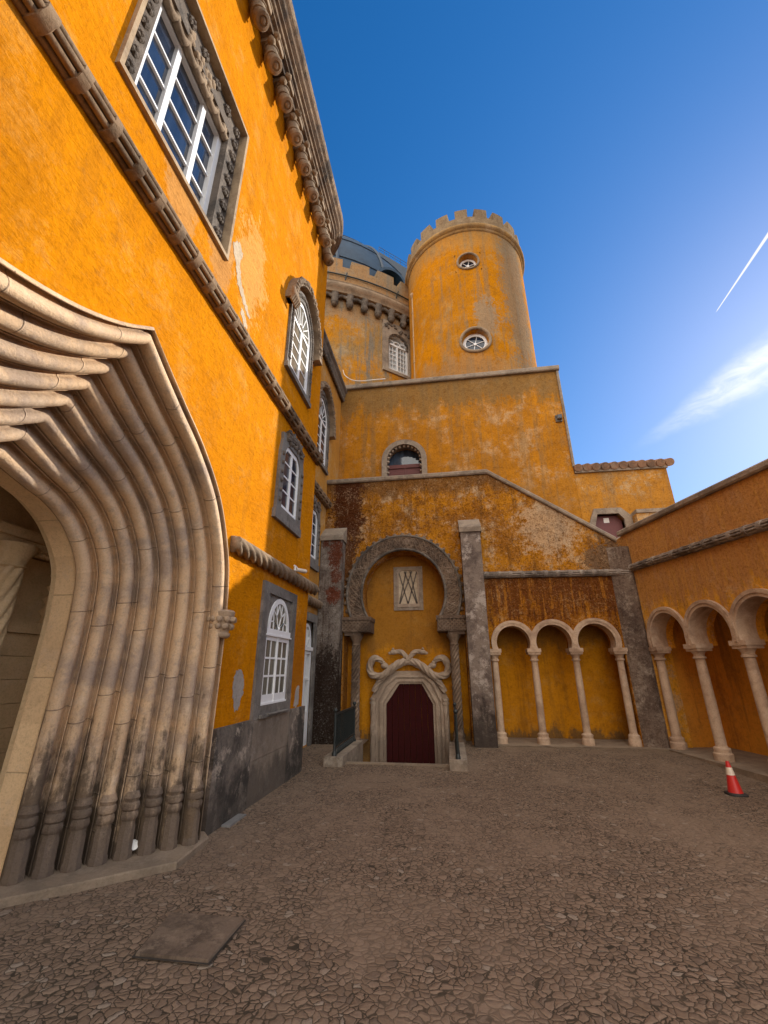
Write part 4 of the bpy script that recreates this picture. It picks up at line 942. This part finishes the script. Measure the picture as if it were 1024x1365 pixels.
# ------------------------------------------------------------------ TERRACE BLOCK behind the stair
UY = 11.6; WU = Fr((0, UY, 0), (1, 0, 0), (0, -1, 0))
block = thing('terrace_block', 'tall plain ochre block with a half-round red shuttered opening, under the tower', 'building', (0, UY, 0))
mb = MB(); lo = [(-1.6, 5.5), (-.5, 5.5)] + [(-.5, 7.6)] + arc(-1.05, 7.6, .55, 0, 180, 20)[1:-1] + [(-1.6, 7.6)]
mb.prism(WU, rect(-3.1, 3.79, 0, 10.33), -.5, 0, holes=[lo])
mb.wbox(3.29, 3.788, UY + .5, UY + 5, 0, 10.33); mb.wbox(-3.1, 3.29, UY + .5, UY + 5, 10.1, 10.3)
mb.build('wall', M_block, block)
coping(block, WU, [(-3.1, 10.33), (0, 10.335), (3.86, 10.34)], -.6, .10, .17)
mb = MB(); mb.tube([WU.p(3.8, 10.3, .03), WU.p(3.8, 8.7, .03), WU.p(3.8, 7.0, .03)], .04, 8); mb.build('corner_conduit', M_cope, block, smooth=True)
mb = MB(); oo = [(-.36, 5.6), (-.36, 7.6)] + arc(-1.05, 7.6, .69, 0, 180, 24)[1:-1] + [(-1.74, 7.6), (-1.74, 5.6)]; ii = [(-.52, 5.6), (-.52, 7.6)] + arc(-1.05, 7.6, .53, 0, 180, 24)[1:-1] + [(-1.58, 7.6), (-1.58, 5.6)]
mb.ring(WU, oo, ii, -.3, .05)
ln = mb.build('lunette_window', M_cope, block)
ng = [(-.545, 5.9 + .19 * i) for i in range(9)] + arc(-1.05, 7.6, .505, 0, 180, 12) + [(-1.555, 5.9 + .19 * i) for i in range(9)]
for p in ng: mb = MB(); mb.lump(WU.p(p[0], p[1], -.06), .05, (1, 1.2, 1), .3, 1); mb.build('nailhead', M_door_st, ln)
mb = MB(); mb.box(WU, -1.57, -.53, 5.5, 7.52, -.36, -.3); mb.box(WU, -1.57, -.53, 7.46, 7.58, -.3, -.26); mb.box(WU, -1.07, -1.03, 5.5, 7.46, -.3, -.27)
for a in (-1.5, -.97): mb.prism(WU, rect(a, a + .4, 5.7, 7.36), -.3, -.285, holes=[rect(a + .1, a + .3, 5.9, 7.25)])
mb.build('shutter', M_redpan, ln)
mb = MB(); mb.box(WU, -1.59, -.51, 7.5, 8.2, -.44, -.37); mb.build('pane', glass('lunette_glass', (.03, .045, .07), .04, 1.), ln)
jb = thing('wall_spotlight', 'small grey spotlight fixed near the right edge of the tall plain ochre block', 'spotlight', (3.6, 11.55, 8.6))
mb = MB(); mb.box(WU, 3.52, 3.7, 8.5, 8.72, .003, .06); mb.box(WU, 3.55, 3.68, 8.55, 8.68, .06, .16); mb.build('housing', M_grey, jb)
mb = MB(); mb.box(WU, 3.565, 3.665, 8.565, 8.665, .16, .165); mb.build('lens', M_gl, jb)

# ------------------------------------------------------------------ SMALL TILED HOUSE
house = thing('tiled_house', 'small ochre house with wavy tiled eaves behind the dip in the wall copings', 'house', (5, 11.7, 0))
mb = MB(); HW = Fr((0, 11.62, 0), (1, 0, 0), (0, -1, 0))
oc = [(4.08, 5.2), (4.18, 5.53), (4.72, 5.53), (4.84, 5.36), (4.84, 5.0), (4.3, 4.7), (4.08, 4.9)]
mb.prism(HW, rect(3.80, 6.22, 0, 6.9), -.5, 0, holes=[oc]); mb.wbox(5.72, 6.21, 12.12, 15, 0, 6.9); mb.wbox(5.05, 6.1, 11.3, 11.61, 0, 5.42)
mb.build('wall', M_house, house)
mb = MB(); mb.box(HW, 5.05, 6.15, 5.42, 5.52, .0, .36); mb.build('ledge_coping', M_cope, house)
ow = MB(); oc2 = [(3.92, 5.22), (4.12, 5.69), (4.8, 5.69), (5.04, 5.44), (5.04, 4.9), (4.3, 4.5), (3.92, 4.8)]
ow.ring(HW, oc2, oc, -.15, .08, close=True); oo = ow.build('octagonal_window', M_cope, house)
ow = MB(); ow.prism(HW, oc, -.2, -.12); ow.build('panel', M_redpan, oo)
ow = MB(); ow.box(HW, 4.38, 4.52, 5.33, 5.47, -.119, -.113); ow.build('paper_notice', M_paper, oo)
mb = MB(); mb.box(HW, 3.8, 6.24, 6.8, 6.9, 0, .06); mb.build('eaves_board', M_cope, house)
rf = MB()
for k in range(11):
    x = 3.90 + .24 * k
    rf.lathe((x, 11.52, 6.95), [(.085, 0), (.095, 3.2)], 8, a0=-pi / 2 - .1, a1=pi / 2 + .1, axis=(0, .93, .36)) if False else None
    P0, P1 = Vector((x, 11.5, 6.93)), Vector((x, 14.6, 8.1))
    rf.tube([P0, P1], .11, 14)
    if k < 10: rf.tube([P0 + Vector((.12, .05, -.05)), P1 + Vector((.12, 0, -.05))], .07, 8)
rf.add([(3.79, 11.53, 6.91), (6.3, 11.53, 6.91), (6.3, 14.7, 8.08), (3.79, 14.7, 8.08)], [(0, 1, 2, 3)])
rf.build('roof', M_tile, house, smooth=True, angle=60)

# ------------------------------------------------------------------ ROUND TOWER
TC = Vector((1.45, 13.99, 0)); TR = 2.36
tower = thing('round_tower', 'tall plain round ochre tower with grey battlements and two round windows', 'tower', TC)
def cylframe(c, r, deg): th = R(deg); return Fr((c.x + r * math.sin(th), c.y - r * math.cos(th), 0), (math.cos(th), math.sin(th), 0), (math.sin(th), -math.cos(th), 0))
mb = MB()
def cyl_wall(mb, c, r, z0, z1, holes, seg=96, a0=0., a1=360., th=.35):
    """cylinder wall with rectangular gaps left for windows: holes (deg0,deg1,zlo,zhi)"""
    degs = sorted(set([a0 + (a1 - a0) * i / seg for i in range(seg + 1)] + [d for h in holes for d in h[:2]])); zs = sorted(set([z0, z1] + [z for h in holes for z in h[2:]]))
    n = len(zs); vs = []; fs = []
    for d in degs:
        for z in zs: vs.append((c.x + r * math.sin(R(d)), c.y - r * math.cos(R(d)), z))
    for i in range(len(degs) - 1):
        for j in range(n - 1):
            dm, zm = (degs[i] + degs[i + 1]) / 2, (zs[j] + zs[j + 1]) / 2
            if any(h[0] < dm < h[1] and h[2] < zm < h[3] for h in holes): continue
            a = i * n + j; fs.append((a, a + n, a + n + 1, a + 1))
    mb.add(vs, fs)
ohole = [(-14.2, 13, 11.36, 12.46), (-12, 11, 15.06, 15.92)]
cyl_wall(mb, TC, TR, 6, 17.4, ohole, a0=-180, a1=180)
def disc_fill(mb, c, r, h, rad, oval=1., cd=None):
    """cylinder patch with a round hole, filling a gap left by cyl_wall; returns the rim points"""
    cdeg = (h[0] + h[1]) / 2; cz = (h[2] + h[3]) / 2; n = 32; hw = R(h[1] - h[0]) / 2 * r; hh = (h[3] - h[2]) / 2
    W = lambda a, b, rr=r: Vector((c.x + rr * math.sin(R(cdeg) + a / r), c.y - rr * math.cos(R(cdeg) + a / r), cz + b))
    k = len(mb.v); fs = []
    for i in range(n):
        th = 2 * pi * i / n; ca, sa = math.cos(th), math.sin(th); s_ = min(hw / max(abs(ca), 1e-6), hh / max(abs(sa), 1e-6))
        for t in (1, .5, 0): mb.v.append(W(ca * (rad + (s_ - rad) * t), sa * (rad + (s_ - rad) * t)))
        mb.v.append(W(ca * rad, sa * rad, r - .3))
    for i in range(n):
        a, b = k + 4 * i, k + 4 * ((i + 1) % n)
        for j in range(3): fs.append((a + j, b + j, b + j + 1, a + j + 1))
    mb.f += fs
    return W, cdeg, cz
W1 = disc_fill(mb, TC, TR, ohole[0], .44); W2 = disc_fill(mb, TC, TR, ohole[1], .34)
mb.build('wall', M_tower, tower, smooth=True, angle=30, recalc=True)
def oculus(W, rad, wd):
    Wf, cdeg, cz = W; F = cylframe(TC, TR, cdeg); F.o.z = cz
    mb = MB(); mb.tube([Wf((rad + wd * .45) * math.cos(t), (rad + wd * .45) * math.sin(t), TR + .02) for t in np.linspace(0, 2 * pi, 41)], wd * .5, 8)
    o = mb.build('round_window', M_tan, tower, smooth=True, angle=60)
    r = rad * .78
    f = MB(); f.ring(F, arc(0, 0, rad, 0, 360, 36), arc(0, 0, r - .02, 0, 360, 36), -.26, -.2); 
    f.ring(F, arc(0, 0, r + .01, 0, 360, 36), arc(0, 0, r - .03, 0, 360, 36), -.2, -.18)
    for k in range(6): f.bar(F, (0, 0), (r * math.cos(pi / 3 * k + .3), r * math.sin(pi / 3 * k + .3)), .018, -.225, -.205)
    f.ring(F, arc(0, 0, .05, 0, 360, 12), arc(0, 0, .001, 0, 360, 12), -.22, -.19)
    f.build('frame', M_white, o)
    g = MB(); g.ring(F, arc(0, 0, rad, 0, 360, 24), arc(0, 0, .001, 0, 360, 24), -.30, -.23); g.build('pane', M_gl, o)
oculus(W1, .44, .105); oculus(W2, .34, .08)
mb = MB(); mb.lathe(TC, [(TR, 17.0), (TR + .05, 17.04), (TR + .06, 17.1), (TR + .13, 17.14), (TR + .15, 17.22), (TR + .12, 17.3), (TR + .05, 17.34), (TR, 17.36)], 96); ring_mb = mb
M_merl = plaster('battlement_render', (.27, .19, .11), (.15, .11, .075), (.38, .29, .19), .7, .6, (.16, .1, .06), .5, .4)
ring_mb.build('ring_moulding', plaster('ochre_trim', (.38, .215, .07), (.22, .14, .07), (.42, .31, .2), .7, .6, (.2, .13, .07), .5, .4), tower, smooth=True, angle=50)
mb = MB()
def ringbox(mb, c, r0, r1, d0, d1, z0, z1, n=4, top_in=0.):
    P = []; 
    for i in range(n + 1):
        th = R(d0 + (d1 - d0) * i / n)
        for r, z in ((r1, z0), (r1, z1 - top_in), (r1 - top_in, z1), (r0, z1), (r0, z0)): P.append((c.x + r * math.sin(th), c.y - r * math.cos(th), z))
    fs = []
    for i in range(n):
        for j in range(5): a = i * 5 + j; b = i * 5 + (j + 1) % 5; fs.append((a, a + 5, b + 5, b))
    fs += [tuple(range(5)), tuple(n * 5 + j for j in reversed(range(5)))]
    mb.add(P, fs)
ringbox(mb, TC, TR - .3, TR + .05, 0, 359.99, 17.33, 17.72, 96); mb.build('parapet', M_merl, tower, recalc=True)
for k in range(20):
    d = -8.6 + 18 * k; mb = MB(); ringbox(mb, TC, TR - .3, TR + .05, d, d + 11.2, 17.71, 18.16, 4, .03); mb.build('merlon', M_merl, tower, recalc=True)
mb = MB(); mb.lathe(TC, [(0, 17.6), (TR - .3, 17.6)], 48); mb.build('roof_deck', M_cope, tower)
pipe = thing('drainpipe', 'thin ochre drainpipe running down where the plain tower meets the domed tower', 'drainpipe', (-.75, 13.2, 10.5))
mb = MB(); pp_ = [(-.70, 13.05, 10.4), (-.70, 13.05, 12.5), (-.70, 13.05, 15.6)]; mb.tube(pp_, .045, 10)
for z in (11.2, 12.4, 13.6, 14.8): mb.tube([(-.70, 13.05, z - .03), (-.70, 13.05, z + .03)], .062, 10)
mb.build('pipe', M_pipe, pipe, smooth=True, angle=40)
mb = MB(); mb.lathe((-.70, 13.05, 15.55), [(.05, 0), (.11, .12), (.11, .2)], 10); mb.build('hopper', M_pipe, pipe)

# ------------------------------------------------------------------ DOMED TOWER
DC = Vector((-7.1, 20.6, 0)); DR = 8.85
domed = thing('domed_tower', 'broad round ochre tower with corbelled battlements and blue grey dome, beside the plain tower', 'tower', DC)
WDG = (35.4, 44.9, 12.5, 14.95)
mb = MB(); cyl_wall(mb, DC, DR, 6, 16.4, [WDG], 120, -180, 180); mb.build('wall', M_drum, domed, smooth=True, angle=30)
mb = MB(); mb.lathe(DC, [(DR, 15.42), (DR + .28, 15.46), (DR + .3, 15.56), (DR + .34, 15.6), (DR + .42, 15.7), (DR + .4, 15.82), (DR + .34, 15.9), (DR + .36, 15.95), (DR + .3, 16.02), (DR + .02, 16.05)], 160); mb.build('ring_moulding', M_tan, domed, smooth=True, angle=50)
mb = MB(); ringbox(mb, DC, DR - .1, DR + .3, 0, 359.99, 16.0, 16.78, 160); mb.build('parapet', M_drum, domed, recalc=True)
for k in range(12):
    d = 11.9 + 7.05 * k - 7.05; mb = MB(); ringbox(mb, DC, DR - .1, DR + .3, d, d + 4.75, 16.775, 17.22, 3, .03); mb.build('merlon', M_drum, domed, recalc=True)
mb = MB()
mb.tube([(DC.x + (DR + .36) * math.sin(R(a)), DC.y - (DR + .36) * math.cos(R(a)), 16.28) for a in range(0, 70, 1)], .03, 7)
for a in (15, 24.5, 38.5): mb.tube([(DC.x + (DR + .3) * math.sin(R(a)), DC.y - (DR + .3) * math.cos(R(a)), 16.1), (DC.x + (DR + .4) * math.sin(R(a + .3)), DC.y - (DR + .4) * math.cos(R(a + .3)), 16.4)], .03, 6)
mb.build('lightning_cable', M_iron, domed, smooth=True)
def drum_corbel(d):
    F = cylframe(DC, DR, d); mb = MB()
    mb.lump(F.p(0, 15.0, .12), .13, (1, 1, .9), .05); mb.tube([F.p(0, 15.02, .12), F.p(0, 15.14, .14)], .145, 14); mb.tube([F.p(0, 15.13, .13), F.p(0, 15.45, .16)], lambda t: .12 + .04 * t, 14)
    mb.tube([F.p(.0 + .09, 15.33, .13), F.p(.0 + .3, 15.42, .13), F.p(.5, 15.33, .13)], .075, 8)
    mb.build('corbel', M_carve, domed, smooth=True, angle=60)
for k in range(13): drum_corbel(14.6 + 3.82 * k)
F = cylframe(DC, DR, 40.15)
mb = MB(); mb.prism(F, rect(-.75, .75, 12.48, 14.98), -.3, .05, holes=[[(-.5, 12.62), (.5, 12.62), (.5, 14.0)] + arc(0, 14.0, .5, 0, 180, 16)[1:]])
dw = mb.build('window', M_cope, domed)
mb = MB()
for i in range(7): th = R(180 * i / 6); mb.tube([F.p(.52 * math.cos(th) + .11 * math.cos(t), 14.02 + .56 * math.sin(th) + .11 * math.sin(t), -.02) for t in np.linspace(0, 2 * pi, 13)], .04, 7)
for b in np.arange(12.75, 14.0, .13): mb.lump(F.p(.62, b, .05), .06, jit=.3, sub=1)
for i in range(26): mb.lump(F.p(random.uniform(-.7, .7), 14.62 + random.uniform(-.1, .25), .05), .06, (1, 1, 1), .5, 1)
mb.build('carved_band', M_carve, dw)
mb = MB(); fo = [(-.5, 12.62), (.5, 12.62), (.5, 14.0)] + arc(0, 14.0, .5, 0, 180, 16)[1:]; mb.ring(F, fo, shrink(fo, .9), -.2, -.08, close=True)
mb.box(F, -.03, .03, 12.65, 14.0, -.18, -.08); mb.box(F, -.5, .5, 13.95, 14.03, -.18, -.075)
for i in range(3): mb.ring(F, arc(-.3 + .3 * i, 14.03, .2, 0, 180, 10), arc(-.3 + .3 * i, 14.03, .17, 0, 180, 10), -.18, -.1)
for b in np.arange(12.85, 13.95, .22): mb.box(F, -.48, .48, b - .01, b + .01, -.17, -.12)
for a in (-.34, -.19, .19, .34): mb.box(F, a - .01, a + .01, 12.65, 13.95, -.172, -.118)
mb.build('frame', M_white, dw)
mb = MB(); mb.prism(F, shrink(fo, 1.02), -.28, -.19); mb.build('pane', M_glw, dw)
# dome, ribs, eyebrow dormer and lead roof
mb = MB(); DZ, DM = 19.0, 7.1
mb.lathe(DC, [(DM * .995, 16.5)] + [(DM * math.cos(R(a)), DZ + DM * math.sin(R(a))) for a in range(-10, 91, 4)], 72); dome = mb.build('dome', M_lead, domed, smooth=True, angle=60)
mb = MB()
for k in range(18):
    th = R(20 * k + 4); mb.tube([(DC.x + (DM + .02) * math.cos(R(a)) * math.sin(th), DC.y - (DM + .02) * math.cos(R(a)) * math.cos(th), DZ + (DM + .02) * math.sin(R(a))) for a in range(-10, 89, 3)], .09, 6)
for a in (8, 24, 40, 56): mb.tube([(DC.x + (DM + .01) * math.cos(R(a)) * math.sin(R(b)), DC.y - (DM + .01) * math.cos(R(a)) * math.cos(R(b)), DZ + (DM + .01) * math.sin(R(a))) for b in range(0, 361, 5)], .035, 5)
mb.build('rib', M_lead2, dome, smooth=True)
mb = MB(); E0 = Vector((-1.85, 15.5, 19.2)); ED = Vector((-.55, .8, 0)).normalized(); ES = Vector((.8, .55, 0)).normalized()
mb_pts = lambda r, off: [E0 + ED * off + ES * (r * math.cos(t)) + Vector((0, 0, r * 1.15 * math.sin(t))) for t in np.linspace(0, pi, 17)]
def loft(mb, loops):
    k = len(mb.v); n = len(loops[0])
    for l in loops: mb.v += [Vector(p) for p in l]
    for i in range(len(loops) - 1):
        for j in range(n - 1): a = k + i * n + j; mb.f.append((a, a + 1, a + n + 1, a + n))
loft(mb, [mb_pts(.72, .35), mb_pts(.72, -.12), mb_pts(.86, -.12), mb_pts(.9, .0), mb_pts(.9, 2.5)]); mb.build('dormer', M_lead, dome, smooth=True, angle=40)
mb = MB(); l = mb_pts(.74, .3); k = mb.add(l, [tuple(range(len(l)))]); mb.build('dormer_opening', M_dark, dome)  # flat dark face painted in for the shade inside the dormer
mb = MB(); mb.add([(-3.0, 17, 16), (-.9, 17.4, 16), (-.6, 20, 16), (-3.0, 20, 16), (-2.7, 17, 23.5), (-.95, 17.4, 22.2), (-.7, 20, 22.2), (-2.7, 20, 23.5)], [(0, 1, 5, 4), (1, 2, 6, 5), (4, 5, 6, 7), (2, 3, 7, 6), (3, 0, 4, 7)])
rl = mb.build('lead_roof', M_lead2, domed)
mb = MB()
for i in range(7):
    t = i / 6; p = Vector((-2.7 + 1.75 * t, 17.02 + .38 * t, 23.5 - 1.3 * t)); mb.tube([p, p + Vector((0, 0, .4))], .012, 5)
mb.tube([(-2.7, 17.02, 23.9), (-.95, 17.4, 22.6)], .013, 5); mb.tube([(-2.7, 17.02, 23.72), (-.95, 17.4, 22.4)], .009, 5)
mb.build('handrail', M_iron, rl)

# ------------------------------------------------------------------ SMALL THINGS
def railing(x, label, y0, y1):
    r = thing('iron_railing', label, 'railing', (x, y0, 0), 'railings beside the sunken steps')
    k = MB(); xa, xb = (-2.26, -1.921) if x < -1 else (-.089, .21)
    k.wbox(xa, xb, 8.2, 10.06 if x > -1 else 10.08, -.9, .17); k.build('stone_kerb', M_cope, r)
    m = MB()
    for z in (.3, .82): m.wbox(x - .018, x + .018, y0, y1, z, z + .03)
    n = int((y1 - y0) / .095)
    for i in range(n + 1):
        y = y0 + .03 + (y1 - y0 - .06) * i / n; m.tube([(x, y, .31), (x, y, .84)], .012, 6)
        m.tube([(x + .03 * math.cos(t), y + .03 * math.sin(t) * 0 + .0, .22 + .05 * math.sin(t)) for t in np.linspace(0, 2 * pi, 9)], .009, 5)
    m.build('bars', M_iron, r)
    for y in (y0, y1):
        m = MB(); m.tube([(x, y, .165), (x, y, .86)], .022, 8); m.lathe((x, y, .165), [(.045, 0), (.045, .04), (.025, .08)], 10); m.lump((x, y, .9), .04, jit=.02); m.build('post', M_iron, r, smooth=True, angle=40)
railing(-2.1, 'dark iron railing on the stone kerb by the left buttress', 8.3, 9.95)
railing(.06, 'dark iron railing seen end on beside the plain right buttress', 8.3, 9.95)

cone = thing('traffic_cone', 'red traffic cone with one pale band standing before the right arcade', 'traffic cone', (3.72, 7.28, .0))
c0 = Vector((3.72, 7.28, 0.005)); lean = Vector((-.03, 0, 1))
def cz(z): t = (z - .03) / .36; return .086 + (.021 - .086) * t
def cone_piece(z0, z1, name, mat, grow=0.):
    m = MB(); m.lathe(c0, [(cz(z0) + grow, z0), (cz(z1) + grow, z1)] + ([(.02, z1 + .012), (0, z1 + .014)] if name == 'tip' else []), 28, axis=lean); m.build(name, mat, cone, smooth=True, angle=40)
cone_piece(.025, .235, 'body', M_cone); cone_piece(.235, .325, 'pale_band', M_conewh, .0015); cone_piece(.325, .385, 'tip', M_cone)
m = MB()
bp = [(.115 * math.cos(t) * (1 + .18 * abs(math.sin(2 * t)) ** 2), .115 * math.sin(t) * (1 + .18 * abs(math.sin(2 * t)) ** 2)) for t in np.linspace(0, 2 * pi, 33)[:-1]]
n = len(bp); vs = [(c0.x + a * s_, c0.y + b * s_, c0.z + z) for s_, z in ((1, 0), (1, .016), (.94, .025), (.7, .03)) for a, b in bp]
m.add(vs, [(j * n + i, j * n + (i + 1) % n, (j + 1) * n + (i + 1) % n, (j + 1) * n + i) for j in range(3) for i in range(n)] + [tuple(3 * n + i for i in range(n))]); m.build('base', M_coneblk, cone)

cup = thing('paper_cup', 'crumpled white paper cup left on the step before the ribbed portal', 'paper cup', (-2.9, 4.18, .06))
m = MB(); ax = Vector((.55, -.42, .36)).normalized(); Pc = Vector((-2.94, 4.27, .092))
m.lathe(Pc, [(0, .0), (.025, 0), (.027, .004), (.036, .078), (.040, .08), (.040, .086), (.034, .088), (.033, .083), (0, .083)], 20, axis=ax, lobes=3, amp=.04); m.build('cup_wall', M_paper, cup, smooth=True, angle=40)
m = MB(); m.lathe(Pc, [(.0312, .03), (.0348, .058)], 10, a0=R(60), a1=R(150), axis=ax, lobes=3, amp=.04); m.build('print', M_ink, cup)

slab = thing('access_cover', 'square stone cover set slightly proud of the cobbles at lower left', 'access cover', (-1.7, 3.25, 0))
o = flat_slab([(-1.93, 3.02), (-1.47, 3.02), (-1.46, 3.47), (-2.0, 3.47)], -.03, .028, 'slab', M_slab, slab, .01)
m = MB(); m.add([(-1.945, 3.005, .013), (-1.455, 3.005, .013), (-1.45, 3.478, .013), (-2.012, 3.478, .013)], [(0, 1, 2, 3)]); m.build('joint', plain('dark_joint_earth', (.035, .027, .02), .95), slab)
gc = thing('drain_cover', 'small grey drain cover flat against the plinth below the ground floor window', 'drain cover', (-2.5, 5.4, 0))
flat_slab([(-2.54, 5.18), (-2.44, 5.18), (-2.44, 5.58), (-2.54, 5.58)], -.02, .02, 'plate', plain('grey_plate', (.2, .19, .18), .6, var=.4), gc, .01)

cctv = thing('security_camera', 'small pale security camera on the rope moulding near the recessed corner', 'security camera', (-2.45, 6.75, 3.16))
m = MB(); m.tube([(-2.47, 6.72, 3.17), (-2.4, 7.02, 3.20)], .034, 12); m.build('housing', M_conewh, cctv, smooth=True, angle=40)
m = MB(); m.tube([(-2.46, 6.66, 3.14), (-2.46, 6.66, 3.22)], .02, 8); m.tube([(-2.46, 6.62, 3.215), (-2.46, 6.8, 3.2)], .014, 6); m.build('bracket', M_paper, cctv)
m = MB(); m.tube([(-2.4, 7.02, 3.20), (-2.397, 7.034, 3.2014)], .028, 12); m.build('lens', M_gl, cctv)
cab = thing('loose_cable', 'thin pale cable sagging from the bead cornice to the terrace coping', 'cable', (-2.6, 11.4, 10.5))
m = MB(); m.tube(spline([(-3.0, 11.3, 10.95), (-2.93, 11.35, 10.75), (-2.7, 11.42, 10.6), (-2.4, 11.46, 10.56), (-2.0, 11.46, 10.56), (-1.6, 11.48, 10.57)], 8), .014, 6); m.build('wire', M_paper, cab, smooth=True)
